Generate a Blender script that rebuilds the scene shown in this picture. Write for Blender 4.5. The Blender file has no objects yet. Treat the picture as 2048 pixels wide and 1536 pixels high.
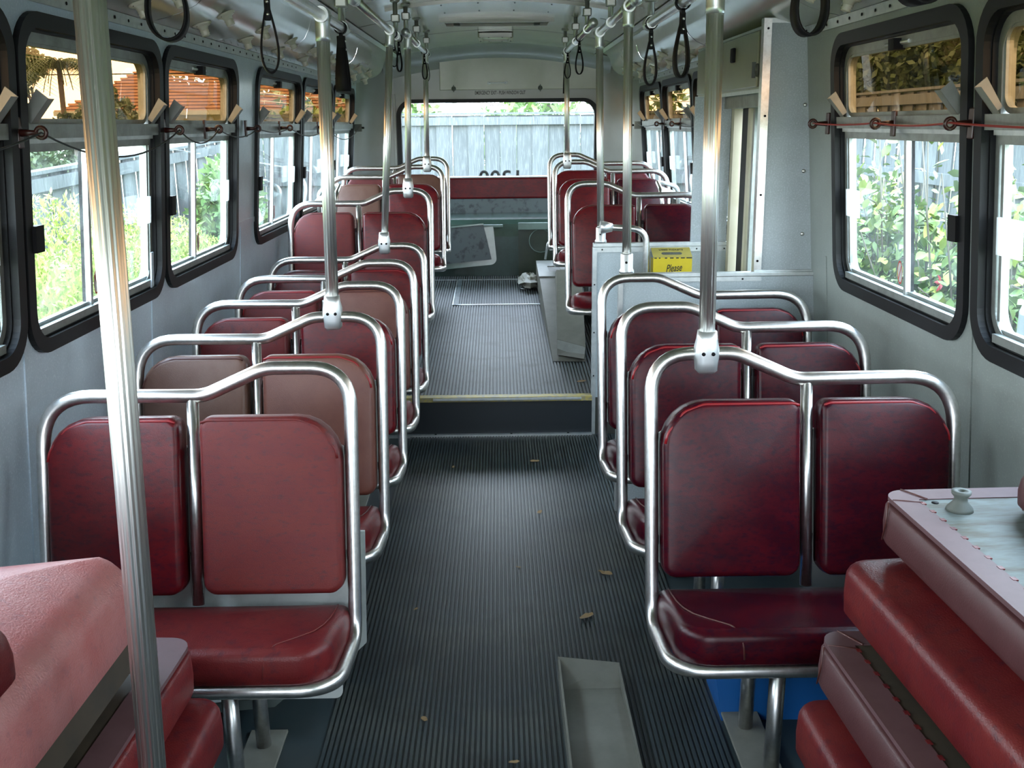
import bpy, bmesh, math, random
from mathutils import Vector, Matrix, Euler
from mathutils.geometry import delaunay_2d_cdt
random.seed(7)
PI = math.pi
S = bpy.context.scene
COL = S.collection

# ------------------------------------------------------------------ camera
cam_d = bpy.data.cameras.new('camera'); cam = bpy.data.objects.new('camera', cam_d); COL.objects.link(cam)
cam_d.sensor_width = 36.0; cam_d.lens = 2000.0 / 2048 * 36.0; cam_d.clip_start = 0.05; cam_d.clip_end = 300
fw = Vector((0.01067623, 0.96773368, -0.25174898)); rt = Vector((0.99986138, -0.01354827, -0.00967776)); up = Vector((0.01277626, 0.25161076, 0.96774418))
m = Matrix((rt, up, -fw)).transposed().to_4x4(); m.translation = (0, 0, 1.6)
cam.matrix_world = m
S.camera = cam

# ------------------------------------------------------------------ world, sun, exposure
S.view_settings.view_transform = 'Standard'; S.view_settings.look = 'None'
S.view_settings.gamma = 1.0; S.view_settings.use_curve_mapping = False
S.view_settings.exposure = 1.0
W = bpy.data.worlds.new('sky'); S.world = W; W.use_nodes = True
nt = W.node_tree; nt.nodes.clear()
o = nt.nodes.new('ShaderNodeOutputWorld'); b = nt.nodes.new('ShaderNodeBackground')
tc = nt.nodes.new('ShaderNodeTexCoord'); sp = nt.nodes.new('ShaderNodeSeparateXYZ'); cr = nt.nodes.new('ShaderNodeValToRGB')
cr.color_ramp.elements[0].position = 0.45; cr.color_ramp.elements[0].color = (0.93, 0.97, 1.0, 1)
cr.color_ramp.elements[1].position = 1.0; cr.color_ramp.elements[1].color = (0.55, 0.72, 1.0, 1)
mp = nt.nodes.new('ShaderNodeMapRange'); mp.inputs['From Min'].default_value = -1
nt.links.new(tc.outputs['Generated'], sp.inputs[0]); nt.links.new(sp.outputs['Z'], mp.inputs['Value'])
nt.links.new(mp.outputs[0], cr.inputs[0]); nt.links.new(cr.outputs[0], b.inputs[0]); nt.links.new(b.outputs[0], o.inputs[0])
b.inputs[1].default_value = 8.5
sd = bpy.data.lights.new('sun', 'SUN'); sd.energy = 2.0; sd.angle = math.radians(3); sd.color = (1.0, 0.96, 0.88)
sun = bpy.data.objects.new('sun', sd); COL.objects.link(sun)
sun.rotation_euler = Vector((0.02, 0.30, -0.95)).to_track_quat('-Z', 'Y').to_euler()
S.cycles.use_denoising = True
S.cycles.max_bounces = 10; S.cycles.diffuse_bounces = 5; S.cycles.glossy_bounces = 4; S.cycles.transparent_max_bounces = 24
S.cycles.sample_clamp_indirect = 6.0; S.cycles.caustics_reflective = False; S.cycles.caustics_refractive = False

def xw(z): return 1.213 - 0.083 * (z - 1.49)        # half width of the saloon at height z
def fz(y): return 0.0 if y < 5.077 else 0.205 + 0.052 * (y - 5.077)   # floor height
# portals over the side windows, windscreen and back window: they only steer the sampling of the sky
def portal(name, loc, rot, sx, sy):
    d = bpy.data.lights.new(name, 'AREA'); d.shape = 'RECTANGLE'; d.size = sx; d.size_y = sy; d.cycles.is_portal = True
    p_ = bpy.data.objects.new(name, d); COL.objects.link(p_); p_.location = loc; p_.rotation_euler = rot
for s in (-1, 1):
    portal('sky_portal', (s * 1.29, 3.6, 1.45), (0, -s * -PI / 2, 0), 0.95, 10.4)
portal('sky_portal', (0, -1.75, 1.4), (PI / 2, 0, 0), 2.3, 1.2)
portal('sky_portal', (0, 9.13, 1.48), (-PI / 2, 0, 0), 1.75, 0.7)

# ------------------------------------------------------------------ materials
def mat(name, col, rough=0.5, metal=0.0, noise=None, bump=None, coat=0.0, spec=0.5, stretch=(1, 1, 1), coord='Object'):
    """noise: (scale, colour2, amount lo, hi, detail) ; bump: (scale, strength)"""
    m = bpy.data.materials.new(name); m.use_nodes = True
    n = m.node_tree.nodes; l = m.node_tree.links; p = n['Principled BSDF']
    p.inputs['Base Color'].default_value = (*col, 1); p.inputs['Roughness'].default_value = rough
    p.inputs['Metallic'].default_value = metal; p.inputs['Specular IOR Level'].default_value = spec
    p.inputs['Coat Weight'].default_value = coat; p.inputs['Coat Roughness'].default_value = 0.15
    if noise or bump:
        t = n.new('ShaderNodeTexCoord'); mm = n.new('ShaderNodeMapping'); mm.inputs['Scale'].default_value = stretch
        l.new(t.outputs[coord], mm.inputs[0])
    if noise:
        layers = noise if isinstance(noise, list) else [noise]
        prev = None
        for (sc, c2, lo, hi, det) in layers:
            t1 = n.new('ShaderNodeTexNoise'); t1.inputs['Scale'].default_value = sc; t1.inputs['Detail'].default_value = det; t1.inputs['Roughness'].default_value = 0.65
            l.new(mm.outputs[0], t1.inputs['Vector'])
            r = n.new('ShaderNodeMapRange'); r.inputs['From Min'].default_value = lo; r.inputs['From Max'].default_value = hi
            l.new(t1.outputs[0], r.inputs['Value'])
            mx = n.new('ShaderNodeMix'); mx.data_type = 'RGBA'
            l.new(r.outputs[0], mx.inputs['Factor'])
            if prev is None: mx.inputs['A'].default_value = (*col, 1)
            else: l.new(prev, mx.inputs['A'])
            mx.inputs['B'].default_value = (*c2, 1)
            prev = mx.outputs['Result']
        l.new(prev, p.inputs['Base Color'])
    if bump:
        t2 = n.new('ShaderNodeTexNoise'); t2.inputs['Scale'].default_value = bump[0]; t2.inputs['Detail'].default_value = 3
        l.new(mm.outputs[0], t2.inputs['Vector'])
        bp = n.new('ShaderNodeBump'); bp.inputs['Strength'].default_value = bump[1]; bp.inputs['Distance'].default_value = 0.004
        l.new(t2.outputs[0], bp.inputs['Height']); l.new(bp.outputs[0], p.inputs['Normal'])
    return m
def glass_mat(name, tint, gloss=0.06, rough=0.0, dirt=0.0):
    m = bpy.data.materials.new(name); m.use_nodes = True
    n = m.node_tree.nodes; l = m.node_tree.links; n.clear()
    out = n.new('ShaderNodeOutputMaterial'); tr = n.new('ShaderNodeBsdfTransparent'); gl = n.new('ShaderNodeBsdfGlossy')
    lw = n.new('ShaderNodeLayerWeight'); lw.inputs[0].default_value = 0.5; pw = n.new('ShaderNodeMath'); pw.operation = 'POWER'; pw.inputs[1].default_value = 4.0
    fr = n.new('ShaderNodeMath'); fr.operation = 'MULTIPLY_ADD'; fr.inputs[1].default_value = 0.40 if gloss else 0.0; fr.inputs[2].default_value = gloss * 0.18; mx = n.new('ShaderNodeMixShader')
    l.new(lw.outputs['Facing'], pw.inputs[0]); l.new(pw.outputs[0], fr.inputs[0])
    tr.inputs[0].default_value = (*tint, 1); gl.inputs['Roughness'].default_value = rough
    l.new(fr.outputs[0], mx.inputs[0]); l.new(tr.outputs[0], mx.inputs[1]); l.new(gl.outputs[0], mx.inputs[2])
    last = mx.outputs[0]
    if dirt:
        df = n.new('ShaderNodeBsdfTranslucent'); df.inputs[0].default_value = (0.8, 0.9, 0.9, 1)
        nz = n.new('ShaderNodeTexNoise'); nz.inputs['Scale'].default_value = 3.0; nz.inputs['Detail'].default_value = 6
        mr = n.new('ShaderNodeMapRange'); mr.inputs['From Min'].default_value = 0.3; mr.inputs['From Max'].default_value = 0.8; mr.inputs['To Max'].default_value = dirt
        m2 = n.new('ShaderNodeMixShader'); l.new(nz.outputs[0], mr.inputs['Value']); l.new(mr.outputs[0], m2.inputs[0])
        l.new(last, m2.inputs[1]); l.new(df.outputs[0], m2.inputs[2]); last = m2.outputs[0]
    l.new(last, out.inputs[0])
    return m
M = {}
M['steel'] = mat('brushed_steel', (0.70, 0.70, 0.68), 0.32, 1.0, noise=(60, (0.58, 0.57, 0.54), 0.4, 0.7, 3))
M['flute'] = mat('fluted_aluminium', (0.82, 0.81, 0.77), 0.33, 1.0)
M['castal'] = mat('cast_aluminium', (0.66, 0.69, 0.70), 0.40, 0.9)
M['fit'] = mat('dull_cast_fitting', (0.34, 0.35, 0.33), 0.4, 0.8)
M['alu'] = mat('aluminium_trim', (0.60, 0.63, 0.62), 0.38, 0.8, noise=(25, (0.48, 0.52, 0.52), 0.4, 0.7, 4))
M['alud'] = mat('aged_window_frame', (0.324, 0.351, 0.333), 0.45, 0.6, noise=(14, (0.225, 0.243, 0.225), 0.4, 0.7, 4))
M['rubber'] = mat('window_rubber', (0.007, 0.008, 0.009), 0.5, spec=0.25)
M['black'] = mat('black_rubber', (0.003, 0.003, 0.004), 0.6, spec=0.2)
M['strap'] = mat('black_leather_strap', (0.003, 0.003, 0.004), 0.6, spec=0.2, bump=(120, 0.2))
M['wall'] = mat('speckled_grey_laminate_lit', (0.56, 0.68, 0.78), 0.34, noise=[(6, (0.49, 0.60, 0.69), 0.4, 0.7, 4), (160, (0.70, 0.81, 0.90), 0.52, 0.72, 3)], coat=0.25)  # left wall: light from the right windows put into a paler, bluer colour
M['wallr'] = mat('greenish_grey_laminate_dim', (0.2635, 0.3017, 0.2848), 0.4, noise=[(5, (0.2338, 0.2635, 0.2465), 0.4, 0.7, 4), (160, (0.3315, 0.3655, 0.3485), 0.55, 0.75, 3)], coat=0.1)  # right wall: colour darkened for the weaker light on that side
M['panel'] = mat('pale_speckled_laminate', (0.391, 0.4496, 0.4692), 0.42, noise=[(7, (0.3421, 0.391, 0.4008), 0.4, 0.7, 4), (180, (0.5083, 0.567, 0.5865), 0.5, 0.7, 3)])
M['rearwall'] = mat('rear_grey_paint', (0.2754, 0.2856, 0.2652), 0.32, noise=(3, (0.2448, 0.255, 0.2244), 0.4, 0.7, 4), coat=0.2)
M['olive'] = mat('olive_cream_panel', (0.289, 0.2975, 0.2125), 0.3, noise=(4, (0.2465, 0.2635, 0.187), 0.4, 0.7, 4), coat=0.3)
M['ceil'] = mat('gloss_cream_ceiling', (0.4301, 0.4301, 0.3833), 0.2, noise=(2.5, (0.374, 0.374, 0.3273), 0.35, 0.7, 4), coat=0.5)
M['cream'] = mat('cream_paint', (0.52, 0.50, 0.36), 0.35, noise=(6, (0.44, 0.41, 0.27), 0.4, 0.75, 4))
M['socket'] = mat('cream_lampholder', (0.62, 0.60, 0.50), 0.3)
M['red'] = mat('oxblood_vinyl', (0.0765, 0.00252, 0.00585), 0.28, noise=[(9, (0.135, 0.0054, 0.0081), 0.38, 0.72, 6), (46, (0.027, 0.0045, 0.0126), 0.50, 0.74, 6)], bump=(420, 0.12), stretch=(1, 1, 2.2), spec=0.35)
M['redr'] = mat('dark_burgundy_vinyl', (0.0306, 0.001836, 0.005508), 0.25, noise=[(8, (0.06502, 0.00306, 0.006885), 0.40, 0.74, 6), (50, (0.013, 0.00306, 0.009945), 0.48, 0.72, 6)], bump=(420, 0.12), stretch=(1, 1, 2.2), spec=0.22)
M['redl'] = mat('brick_red_vinyl', (0.1275, 0.01445, 0.0119), 0.44, noise=[(10, (0.1062, 0.0102, 0.01275), 0.4, 0.72, 6), (48, (0.0595, 0.01445, 0.0187), 0.52, 0.74, 6)], bump=(500, 0.25), stretch=(1, 1, 2.4), spec=0.35)
M['redf'] = mat('faded_red_vinyl', (0.102, 0.0085, 0.0102), 0.38, noise=[(7, (0.136, 0.017, 0.0153), 0.4, 0.7, 6), (40, (0.04675, 0.0085, 0.01445), 0.52, 0.74, 6)], bump=(300, 0.2), spec=0.28)
M['worn'] = mat('worn_red_vinyl_lit', (0.401, 0.164, 0.158), 0.36, noise=[(5, (0.3524, 0.09113, 0.08505), 0.42, 0.68, 6), (60, (0.2248, 0.09113, 0.1094), 0.55, 0.8, 6)], bump=(260, 0.35))  # worn vinyl, with the pale highlight of the lit top put into the colour
M['pink'] = mat('faded_pink_vinyl', (0.06783, 0.01963, 0.02071), 0.52, noise=(20, (0.05355, 0.01285, 0.01357), 0.4, 0.72, 5), bump=(300, 0.15))
M['pinkh'] = mat('folded_hem_vinyl', (0.1061, 0.05304, 0.05712), 0.55, noise=(14, (0.0816, 0.03672, 0.03876), 0.4, 0.75, 5))
M['brown'] = mat('taupe_vinyl', (0.126, 0.06, 0.0408), 0.38, noise=(12, (0.102, 0.0408, 0.0264), 0.4, 0.7, 5), bump=(420, 0.15))
M['brownr'] = mat('reddish_brown_vinyl', (0.1344, 0.0448, 0.02912), 0.40, noise=(12, (0.1064, 0.02912, 0.02016), 0.4, 0.7, 5), bump=(420, 0.15))
M['pipe'] = mat('red_piping', (0.22, 0.008, 0.012), 0.32)
M['piped'] = mat('dark_piping', (0.07, 0.018, 0.014), 0.4)
M['shell'] = mat('white_seat_shell', (0.42, 0.45, 0.43), 0.45, noise=(12, (0.32, 0.35, 0.33), 0.45, 0.75, 4))
M['mat'] = mat('ribbed_rubber_mat', (0.026, 0.036, 0.038), 0.42, noise=[(1.6, (0.060, 0.066, 0.056), 0.47, 0.66, 5), (7, (0.018, 0.020, 0.019), 0.52, 0.74, 6)])
M['matr'] = mat('rear_ribbed_mat', (0.1052, 0.1227, 0.1249), 0.50, noise=[(2.0, (0.1403, 0.1543, 0.1543), 0.45, 0.66, 6), (8, (0.06662, 0.07364, 0.07013), 0.50, 0.72, 6)])
M['floor'] = mat('smooth_dark_floor', (0.020, 0.032, 0.036), 0.42, noise=(5, (0.032, 0.040, 0.040), 0.4, 0.7, 5))
M['floorr'] = mat('brown_dark_floor', (0.030, 0.032, 0.027), 0.5, noise=(6, (0.045, 0.045, 0.036), 0.4, 0.7, 5))
M['riser'] = mat('step_riser_rubber', (0.008, 0.013, 0.017), 0.45)
M['yellow'] = mat('worn_yellow_edge', (0.45, 0.36, 0.10), 0.5, noise=(40, (0.30, 0.27, 0.17), 0.45, 0.6, 4))
M['teal'] = mat('teal_engine_cover', (0.055, 0.105, 0.090), 0.18, noise=(3, (0.035, 0.062, 0.050), 0.4, 0.7, 5), coat=0.5)
M['tealp'] = mat('pale_teal_plate', (0.20, 0.30, 0.26), 0.25, noise=(6, (0.16, 0.24, 0.21), 0.4, 0.7, 4), coat=0.3)
M['oliveplate'] = mat('dark_olive_plate', (0.040, 0.058, 0.042), 0.16, noise=(5, (0.06, 0.075, 0.05), 0.4, 0.7, 4), coat=0.4)
M['slate'] = mat('scuffed_grey_board', (0.105, 0.135, 0.140), 0.4, noise=(12, (0.045, 0.055, 0.060), 0.52, 0.62, 5))
M['white'] = mat('white_plastic', (0.656, 0.672, 0.672), 0.4)
M['offwhite'] = mat('dirty_white_metal', (0.306, 0.323, 0.2975), 0.45, noise=(8, (0.2295, 0.2465, 0.221), 0.4, 0.7, 4))
M['greyplate'] = mat('dusty_grey_metal', (0.16, 0.16, 0.132), 0.5, noise=(8, (0.12, 0.12, 0.096), 0.4, 0.7, 4))
M['ply'] = mat('weathered_plywood', (0.1225, 0.1505, 0.14), 0.6, noise=[(5, (0.0595, 0.0546, 0.0294), 0.46, 0.60, 4), (30, (0.084, 0.098, 0.091), 0.45, 0.75, 5)], stretch=(1, 4, 1))
M['plyd'] = mat('stained_plywood', (0.045, 0.033, 0.0204), 0.6, noise=(9, (0.0252, 0.0204, 0.0144), 0.4, 0.7, 5))
M['bobbin'] = mat('grey_rubber_bobbin', (0.0825, 0.09375, 0.0825), 0.6)
M['tub'] = mat('blue_plastic', (0.010, 0.095, 0.30), 0.4)
M['ybox'] = mat('yellow_enamel', (0.62, 0.48, 0.012), 0.4, noise=(8, (0.56, 0.42, 0.012), 0.4, 0.7, 3))
M['yboxt'] = mat('faded_yellow_enamel', (0.40, 0.34, 0.075), 0.45)
M['ink'] = mat('black_ink', (0.012, 0.010, 0.008), 0.5)
M['redink'] = mat('red_ink', (0.55, 0.05, 0.04), 0.5)
M['label'] = mat('clear_label', (0.6, 0.64, 0.624), 0.5)
M['bake'] = mat('brown_bakelite', (0.035, 0.008, 0.006), 0.35)
M['cordg'] = mat('dark_green_cord', (0.012, 0.022, 0.024), 0.5)
M['cordr'] = mat('red_cord', (0.30, 0.018, 0.012), 0.45)
M['lens'] = mat('opal_lens', (0.50, 0.52, 0.46), 0.3)
M['pull'] = mat('translucent_white_plastic', (0.85, 0.87, 0.87), 0.4)
_n = M['pull'].node_tree.nodes; _l = M['pull'].node_tree.links
_t = _n.new('ShaderNodeBsdfTranslucent'); _t.inputs[0].default_value = (0.95, 0.97, 0.97, 1); _m = _n.new('ShaderNodeMixShader'); _m.inputs[0].default_value = 0.6
_l.new(_n['Principled BSDF'].outputs[0], _m.inputs[1]); _l.new(_t.outputs[0], _m.inputs[2]); _l.new(_m.outputs[0], _n['Material Output'].inputs[0])
M['glass'] = glass_mat('clear_glass', (0.95, 0.99, 0.985), dirt=0.035)
M['amber'] = glass_mat('amber_glass', (0.52, 0.385, 0.25))
M['rglass'] = glass_mat('rear_glass', (0.97, 0.99, 0.99), dirt=0.03, gloss=0.0)
M['board'] = mat('weathered_fence_board', (0.085, 0.098, 0.098), 0.8, noise=[(2.5, (0.050, 0.060, 0.062), 0.4, 0.7, 4), (16, (0.145, 0.160, 0.155), 0.48, 0.70, 6)], stretch=(6, 6, 0.4))
M['grass'] = mat('lawn', (0.0864, 0.1344, 0.0288), 0.9, noise=(3, (0.144, 0.1824, 0.048), 0.4, 0.7, 5))
M['hedge'] = mat('bright_yellow_green_leaf', (0.2506, 0.3342, 0.05071), 0.6, noise=(3, (0.346, 0.3699, 0.08353), 0.4, 0.65, 3))
M['leaf'] = mat('green_leaf', (0.08262, 0.1847, 0.03644), 0.5, noise=(3, (0.175, 0.243, 0.0486), 0.4, 0.65, 3))
M['leaf2'] = mat('pale_green_leaf', (0.1224, 0.1872, 0.0504), 0.5)
M['dleaf'] = mat('dark_green_leaf', (0.030, 0.055, 0.018), 0.6, noise=(3, (0.06, 0.09, 0.03), 0.4, 0.65, 3))
M['twig'] = mat('pale_twig', (0.12, 0.105, 0.075), 0.7)
M['bark'] = mat('bark', (0.07, 0.055, 0.04), 0.8)
M['petal'] = mat('pink_red_petal', (0.65, 0.06, 0.08), 0.5)
M['tile'] = mat('brown_roof_tile', (0.36, 0.198, 0.117), 0.7, noise=(3, (0.252, 0.144, 0.09), 0.4, 0.7, 4))
M['render'] = mat('pale_house_wall', (0.50, 0.46, 0.40), 0.8)
M['dryleaf'] = mat('dry_leaf', (0.26, 0.17, 0.075), 0.7)
M['bag'] = mat('crumpled_bag', (0.42, 0.42, 0.36), 0.5)
M['carwhite'] = mat('white_paint_outside', (0.5508, 0.5638, 0.5702), 0.3)
M['orange'] = mat('orange_brown_card', (0.35, 0.12, 0.03), 0.6)
M['galv'] = mat('galvanised_plate', (0.16, 0.20, 0.19), 0.45, 0.3)

# ------------------------------------------------------------------ mesh helpers
def link(me, name, material, parent=None, loc=None, rot=None, smooth=None):
    ob = bpy.data.objects.new(name, me); COL.objects.link(ob)
    if material is not None and len(me.materials) == 0: me.materials.append(material)
    if parent is not None: ob.parent = parent
    if loc is not None: ob.location = loc
    if rot is not None: ob.rotation_euler = rot
    return ob
def tag(ob, label=None, cat=None, group=None, kind=None):
    if label: ob['label'] = label
    if cat: ob['category'] = cat
    if group: ob['group'] = group
    if kind: ob['kind'] = kind
    return ob
def empty(name, loc=(0, 0, 0), rz=0.0, rot=None):
    e = bpy.data.objects.new(name, None); COL.objects.link(e); e.location = loc; e.rotation_euler = rot if rot else (0, 0, rz)
    e.empty_display_size = 0.05
    return e
def copy_tree(o, parent=None):
    c = o.copy(); COL.objects.link(c)
    if parent is not None: c.parent = parent
    for ch in list(o.children): copy_tree(ch, c)
    return c
class MB:
    def __init__(self): self.v = []; self.f = []; self.sm = []
    def add(self, vs, fs, smooth=False):
        n = len(self.v); self.v += [tuple(p) for p in vs]
        for f in fs: self.f.append(tuple(i + n for i in f)); self.sm.append(smooth)
        return self
    def box(self, x0, x1, y0, y1, z0, z1, mtx=None, bev=0.0):
        if bev:
            bm = bmesh.new(); bmesh.ops.create_cube(bm, size=1)
            for v in bm.verts: v.co = Vector(((x0 + x1) / 2 + v.co.x * (x1 - x0), (y0 + y1) / 2 + v.co.y * (y1 - y0), (z0 + z1) / 2 + v.co.z * (z1 - z0)))
            bmesh.ops.bevel(bm, geom=list(bm.edges), offset=bev, segments=2, profile=0.5, affect='EDGES')
            vs = [v.co.copy() for v in bm.verts]; fs = [[v.index for v in f.verts] for f in bm.faces]; bm.free()
        else:
            vs = [Vector(p) for p in ((x0, y0, z0), (x1, y0, z0), (x1, y1, z0), (x0, y1, z0), (x0, y0, z1), (x1, y0, z1), (x1, y1, z1), (x0, y1, z1))]
            fs = [(0, 3, 2, 1), (4, 5, 6, 7), (0, 1, 5, 4), (1, 2, 6, 5), (2, 3, 7, 6), (3, 0, 4, 7)]
        if mtx is not None: vs = [mtx @ v for v in vs]
        return self.add(vs, fs)
    def tube(self, pts, r, n=12, closed=False, flutes=0, cap=True, rs=None):
        pts = [Vector(p) for p in pts]; N = len(pts); rings = []
        prev = None; nrm = None
        if flutes: n = flutes * 4
        for i in range(N):
            a = pts[(i - 1) % N] if (closed or i > 0) else pts[i]; c = pts[(i + 1) % N] if (closed or i < N - 1) else pts[i]
            t = (c - a).normalized()
            if nrm is None:
                nrm = t.orthogonal().normalized()
            else:
                q = prev.rotation_difference(t); nrm = (q @ nrm).normalized()
            prev = t; bi = t.cross(nrm)
            rr = rs[i] if rs else r
            ring = []
            for k in range(n):
                a2 = 2 * PI * k / n; q2 = rr
                if flutes: q2 = rr * (1.0 if k % 4 in (0, 1) else 0.925)
                ring.append(pts[i] + (nrm * math.cos(a2) + bi * math.sin(a2)) * q2)
            rings.append(ring)
        base = len(self.v)
        vs = [p for rg in rings for p in rg]; fs = []
        L = N if closed else N - 1
        off = 0
        if closed:
            # match the last ring to the first one
            best = min(range(n), key=lambda s_: sum((rings[-1][(k + s_) % n] - rings[0][k]).length for k in range(n)))
            off = best
        for i in range(L):
            j = (i + 1) % N; o_ = off if (closed and j == 0) else 0
            for k in range(n):
                k2 = (k + 1) % n
                if closed and j == 0: fs.append((i * n + (k + o_) % n, i * n + (k2 + o_) % n, j * n + k2, j * n + k))
                else: fs.append((i * n + k, i * n + k2, j * n + k2, j * n + k))
        self.add(vs, fs, smooth=True)
        if cap and not closed:
            self.f.append(tuple(base + k for k in range(n))[::-1]); self.sm.append(False)
            self.f.append(tuple(base + (N - 1) * n + k for k in range(n))); self.sm.append(False)
        return self
    def lathe(self, prof, c=(0, 0, 0), n=24, mtx=None, smooth=True):
        vs = []; fs = []
        for (r, z) in prof:
            for k in range(n):
                a = 2 * PI * k / n; vs.append(Vector((c[0] + r * math.cos(a), c[1] + r * math.sin(a), c[2] + z)))
        for i in range(len(prof) - 1):
            for k in range(n): fs.append((i * n + k, i * n + (k + 1) % n, (i + 1) * n + (k + 1) % n, (i + 1) * n + k))
        fs.append(tuple(range(n))[::-1]); fs.append(tuple((len(prof) - 1) * n + k for k in range(n)))
        if mtx is not None: vs = [mtx @ v for v in vs]
        return self.add(vs, fs, smooth)
    def prism(self, prof, axis, a0, a1):
        """extrude a 2D outline along an axis ('x': prof=(y,z), 'y': prof=(x,z), 'z': prof=(x,y))"""
        n = len(prof); f3 = {'x': lambda p, a: (a, p[0], p[1]), 'y': lambda p, a: (p[0], a, p[1]), 'z': lambda p, a: (p[0], p[1], a)}[axis]
        vs = [f3(p, a0) for p in prof] + [f3(p, a1) for p in prof]
        fs = [tuple(range(n)), tuple(range(n, 2 * n))[::-1]] + [(i, n + i, n + (i + 1) % n, (i + 1) % n) for i in range(n)]
        return self.add(vs, fs)
    def sheet(self, prof, axis, a0, a1, smooth=True, th=0.0):
        n = len(prof); f3 = {'x': lambda p, a: (a, p[0], p[1]), 'y': lambda p, a: (p[0], a, p[1])}[axis]
        vs = [f3(p, a0) for p in prof] + [f3(p, a1) for p in prof]
        return self.add(vs, [(i, i + 1, n + i + 1, n + i) for i in range(n - 1)], smooth)
    def mesh(self, name, material=None, fixn=True, auto=None):
        me = bpy.data.meshes.new(name); me.from_pydata(self.v, [], self.f)
        me.polygons.foreach_set('use_smooth', self.sm)
        if fixn:
            bm = bmesh.new(); bm.from_mesh(me); bmesh.ops.recalc_face_normals(bm, faces=bm.faces); bm.to_mesh(me); bm.free()
        if material is not None: me.materials.append(material)
        me.update(); return me
    def build(self, name, material, parent=None, **k):
        return link(self.mesh(name, material), name, None, parent, **k)
def fillet(pts, rad, closed=False, seg=7):
    """pts: list of (point, radius) or points with one radius"""
    P = [(Vector(p[0]), p[1]) if isinstance(p[0], (tuple, list, Vector)) else (Vector(p), rad) for p in pts]
    out = []; N = len(P)
    for i, (p, r) in enumerate(P):
        if (not closed and i in (0, N - 1)) or r <= 0: out.append(p); continue
        a = P[(i - 1) % N][0]; c = P[(i + 1) % N][0]
        u = (a - p).normalized(); w = (c - p).normalized(); ang = u.angle(w)
        if ang > PI - 0.02: out.append(p); continue
        d = min(r / math.tan(ang / 2), (a - p).length * 0.49, (c - p).length * 0.49)
        s_ = p + u * d; e_ = p + w * d
        for k in range(seg + 1):
            t = k / seg; out.append(s_ * (1 - t) ** 2 + p * 2 * t * (1 - t) + e_ * t ** 2)
    return out
def rrect(x0, x1, y0, y1, r, seg=6):
    """rounded rectangle outline; r one radius or four (x0y0, x1y0, x1y1, x0y1)"""
    if not isinstance(r, (tuple, list)): r = (r,) * 4
    out = []
    for (cx, cy, rr, a0) in ((x0, y0, r[0], PI), (x1, y0, r[1], 1.5 * PI), (x1, y1, r[2], 0), (x0, y1, r[3], 0.5 * PI)):
        sx = 1 if cx == x0 else -1; sy = 1 if cy == y0 else -1
        if rr <= 0: out.append((cx, cy)); continue
        for k in range(seg + 1):
            a = a0 + 0.5 * PI * k / seg
            out.append((cx + sx * rr + rr * math.cos(a), cy + sy * rr + rr * math.sin(a)))
    return out
def plate(loops, depth, f3, name, material, parent=None):
    """flat plate with holes: loops[0] outline, others holes (2D); depth range (d0, d1); f3 maps (u, v, d) to 3D"""
    pts = []; edges = []
    for lp in loops:
        n = len(pts); pts += [Vector(p) for p in lp]; edges += [(n + i, n + (i + 1) % len(lp)) for i in range(len(lp))]
    vo, eo, fo, ov, oe, of = delaunay_2d_cdt(pts, edges, [], 0, 1e-5)
    def inside(p, lp):
        c = False; j = len(lp) - 1
        for i in range(len(lp)):
            if (lp[i][1] > p[1]) != (lp[j][1] > p[1]) and p[0] < (lp[j][0] - lp[i][0]) * (p[1] - lp[i][1]) / (lp[j][1] - lp[i][1]) + lp[i][0]: c = not c
            j = i
        return c
    keep = []
    for f in fo:
        cx = sum(vo[i][0] for i in f) / len(f); cy = sum(vo[i][1] for i in f) / len(f)
        if inside((cx, cy), loops[0]) and not any(inside((cx, cy), h) for h in loops[1:]): keep.append(tuple(f))
    n = len(vo); d0, d1 = depth
    vs = [f3(v[0], v[1], d0) for v in vo] + [f3(v[0], v[1], d1) for v in vo]
    fs = [f for f in keep] + [tuple(i + n for i in f[::-1]) for f in keep]
    cnt = {}
    for f in keep:
        for i in range(len(f)):
            e = (f[i], f[(i + 1) % len(f)]); cnt[e] = 1
    for (a, b_) in cnt:
        if (b_, a) not in cnt: fs.append((a, a + n, b_ + n, b_))
    return MB().add(vs, fs).build(name, material, parent)
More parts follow.
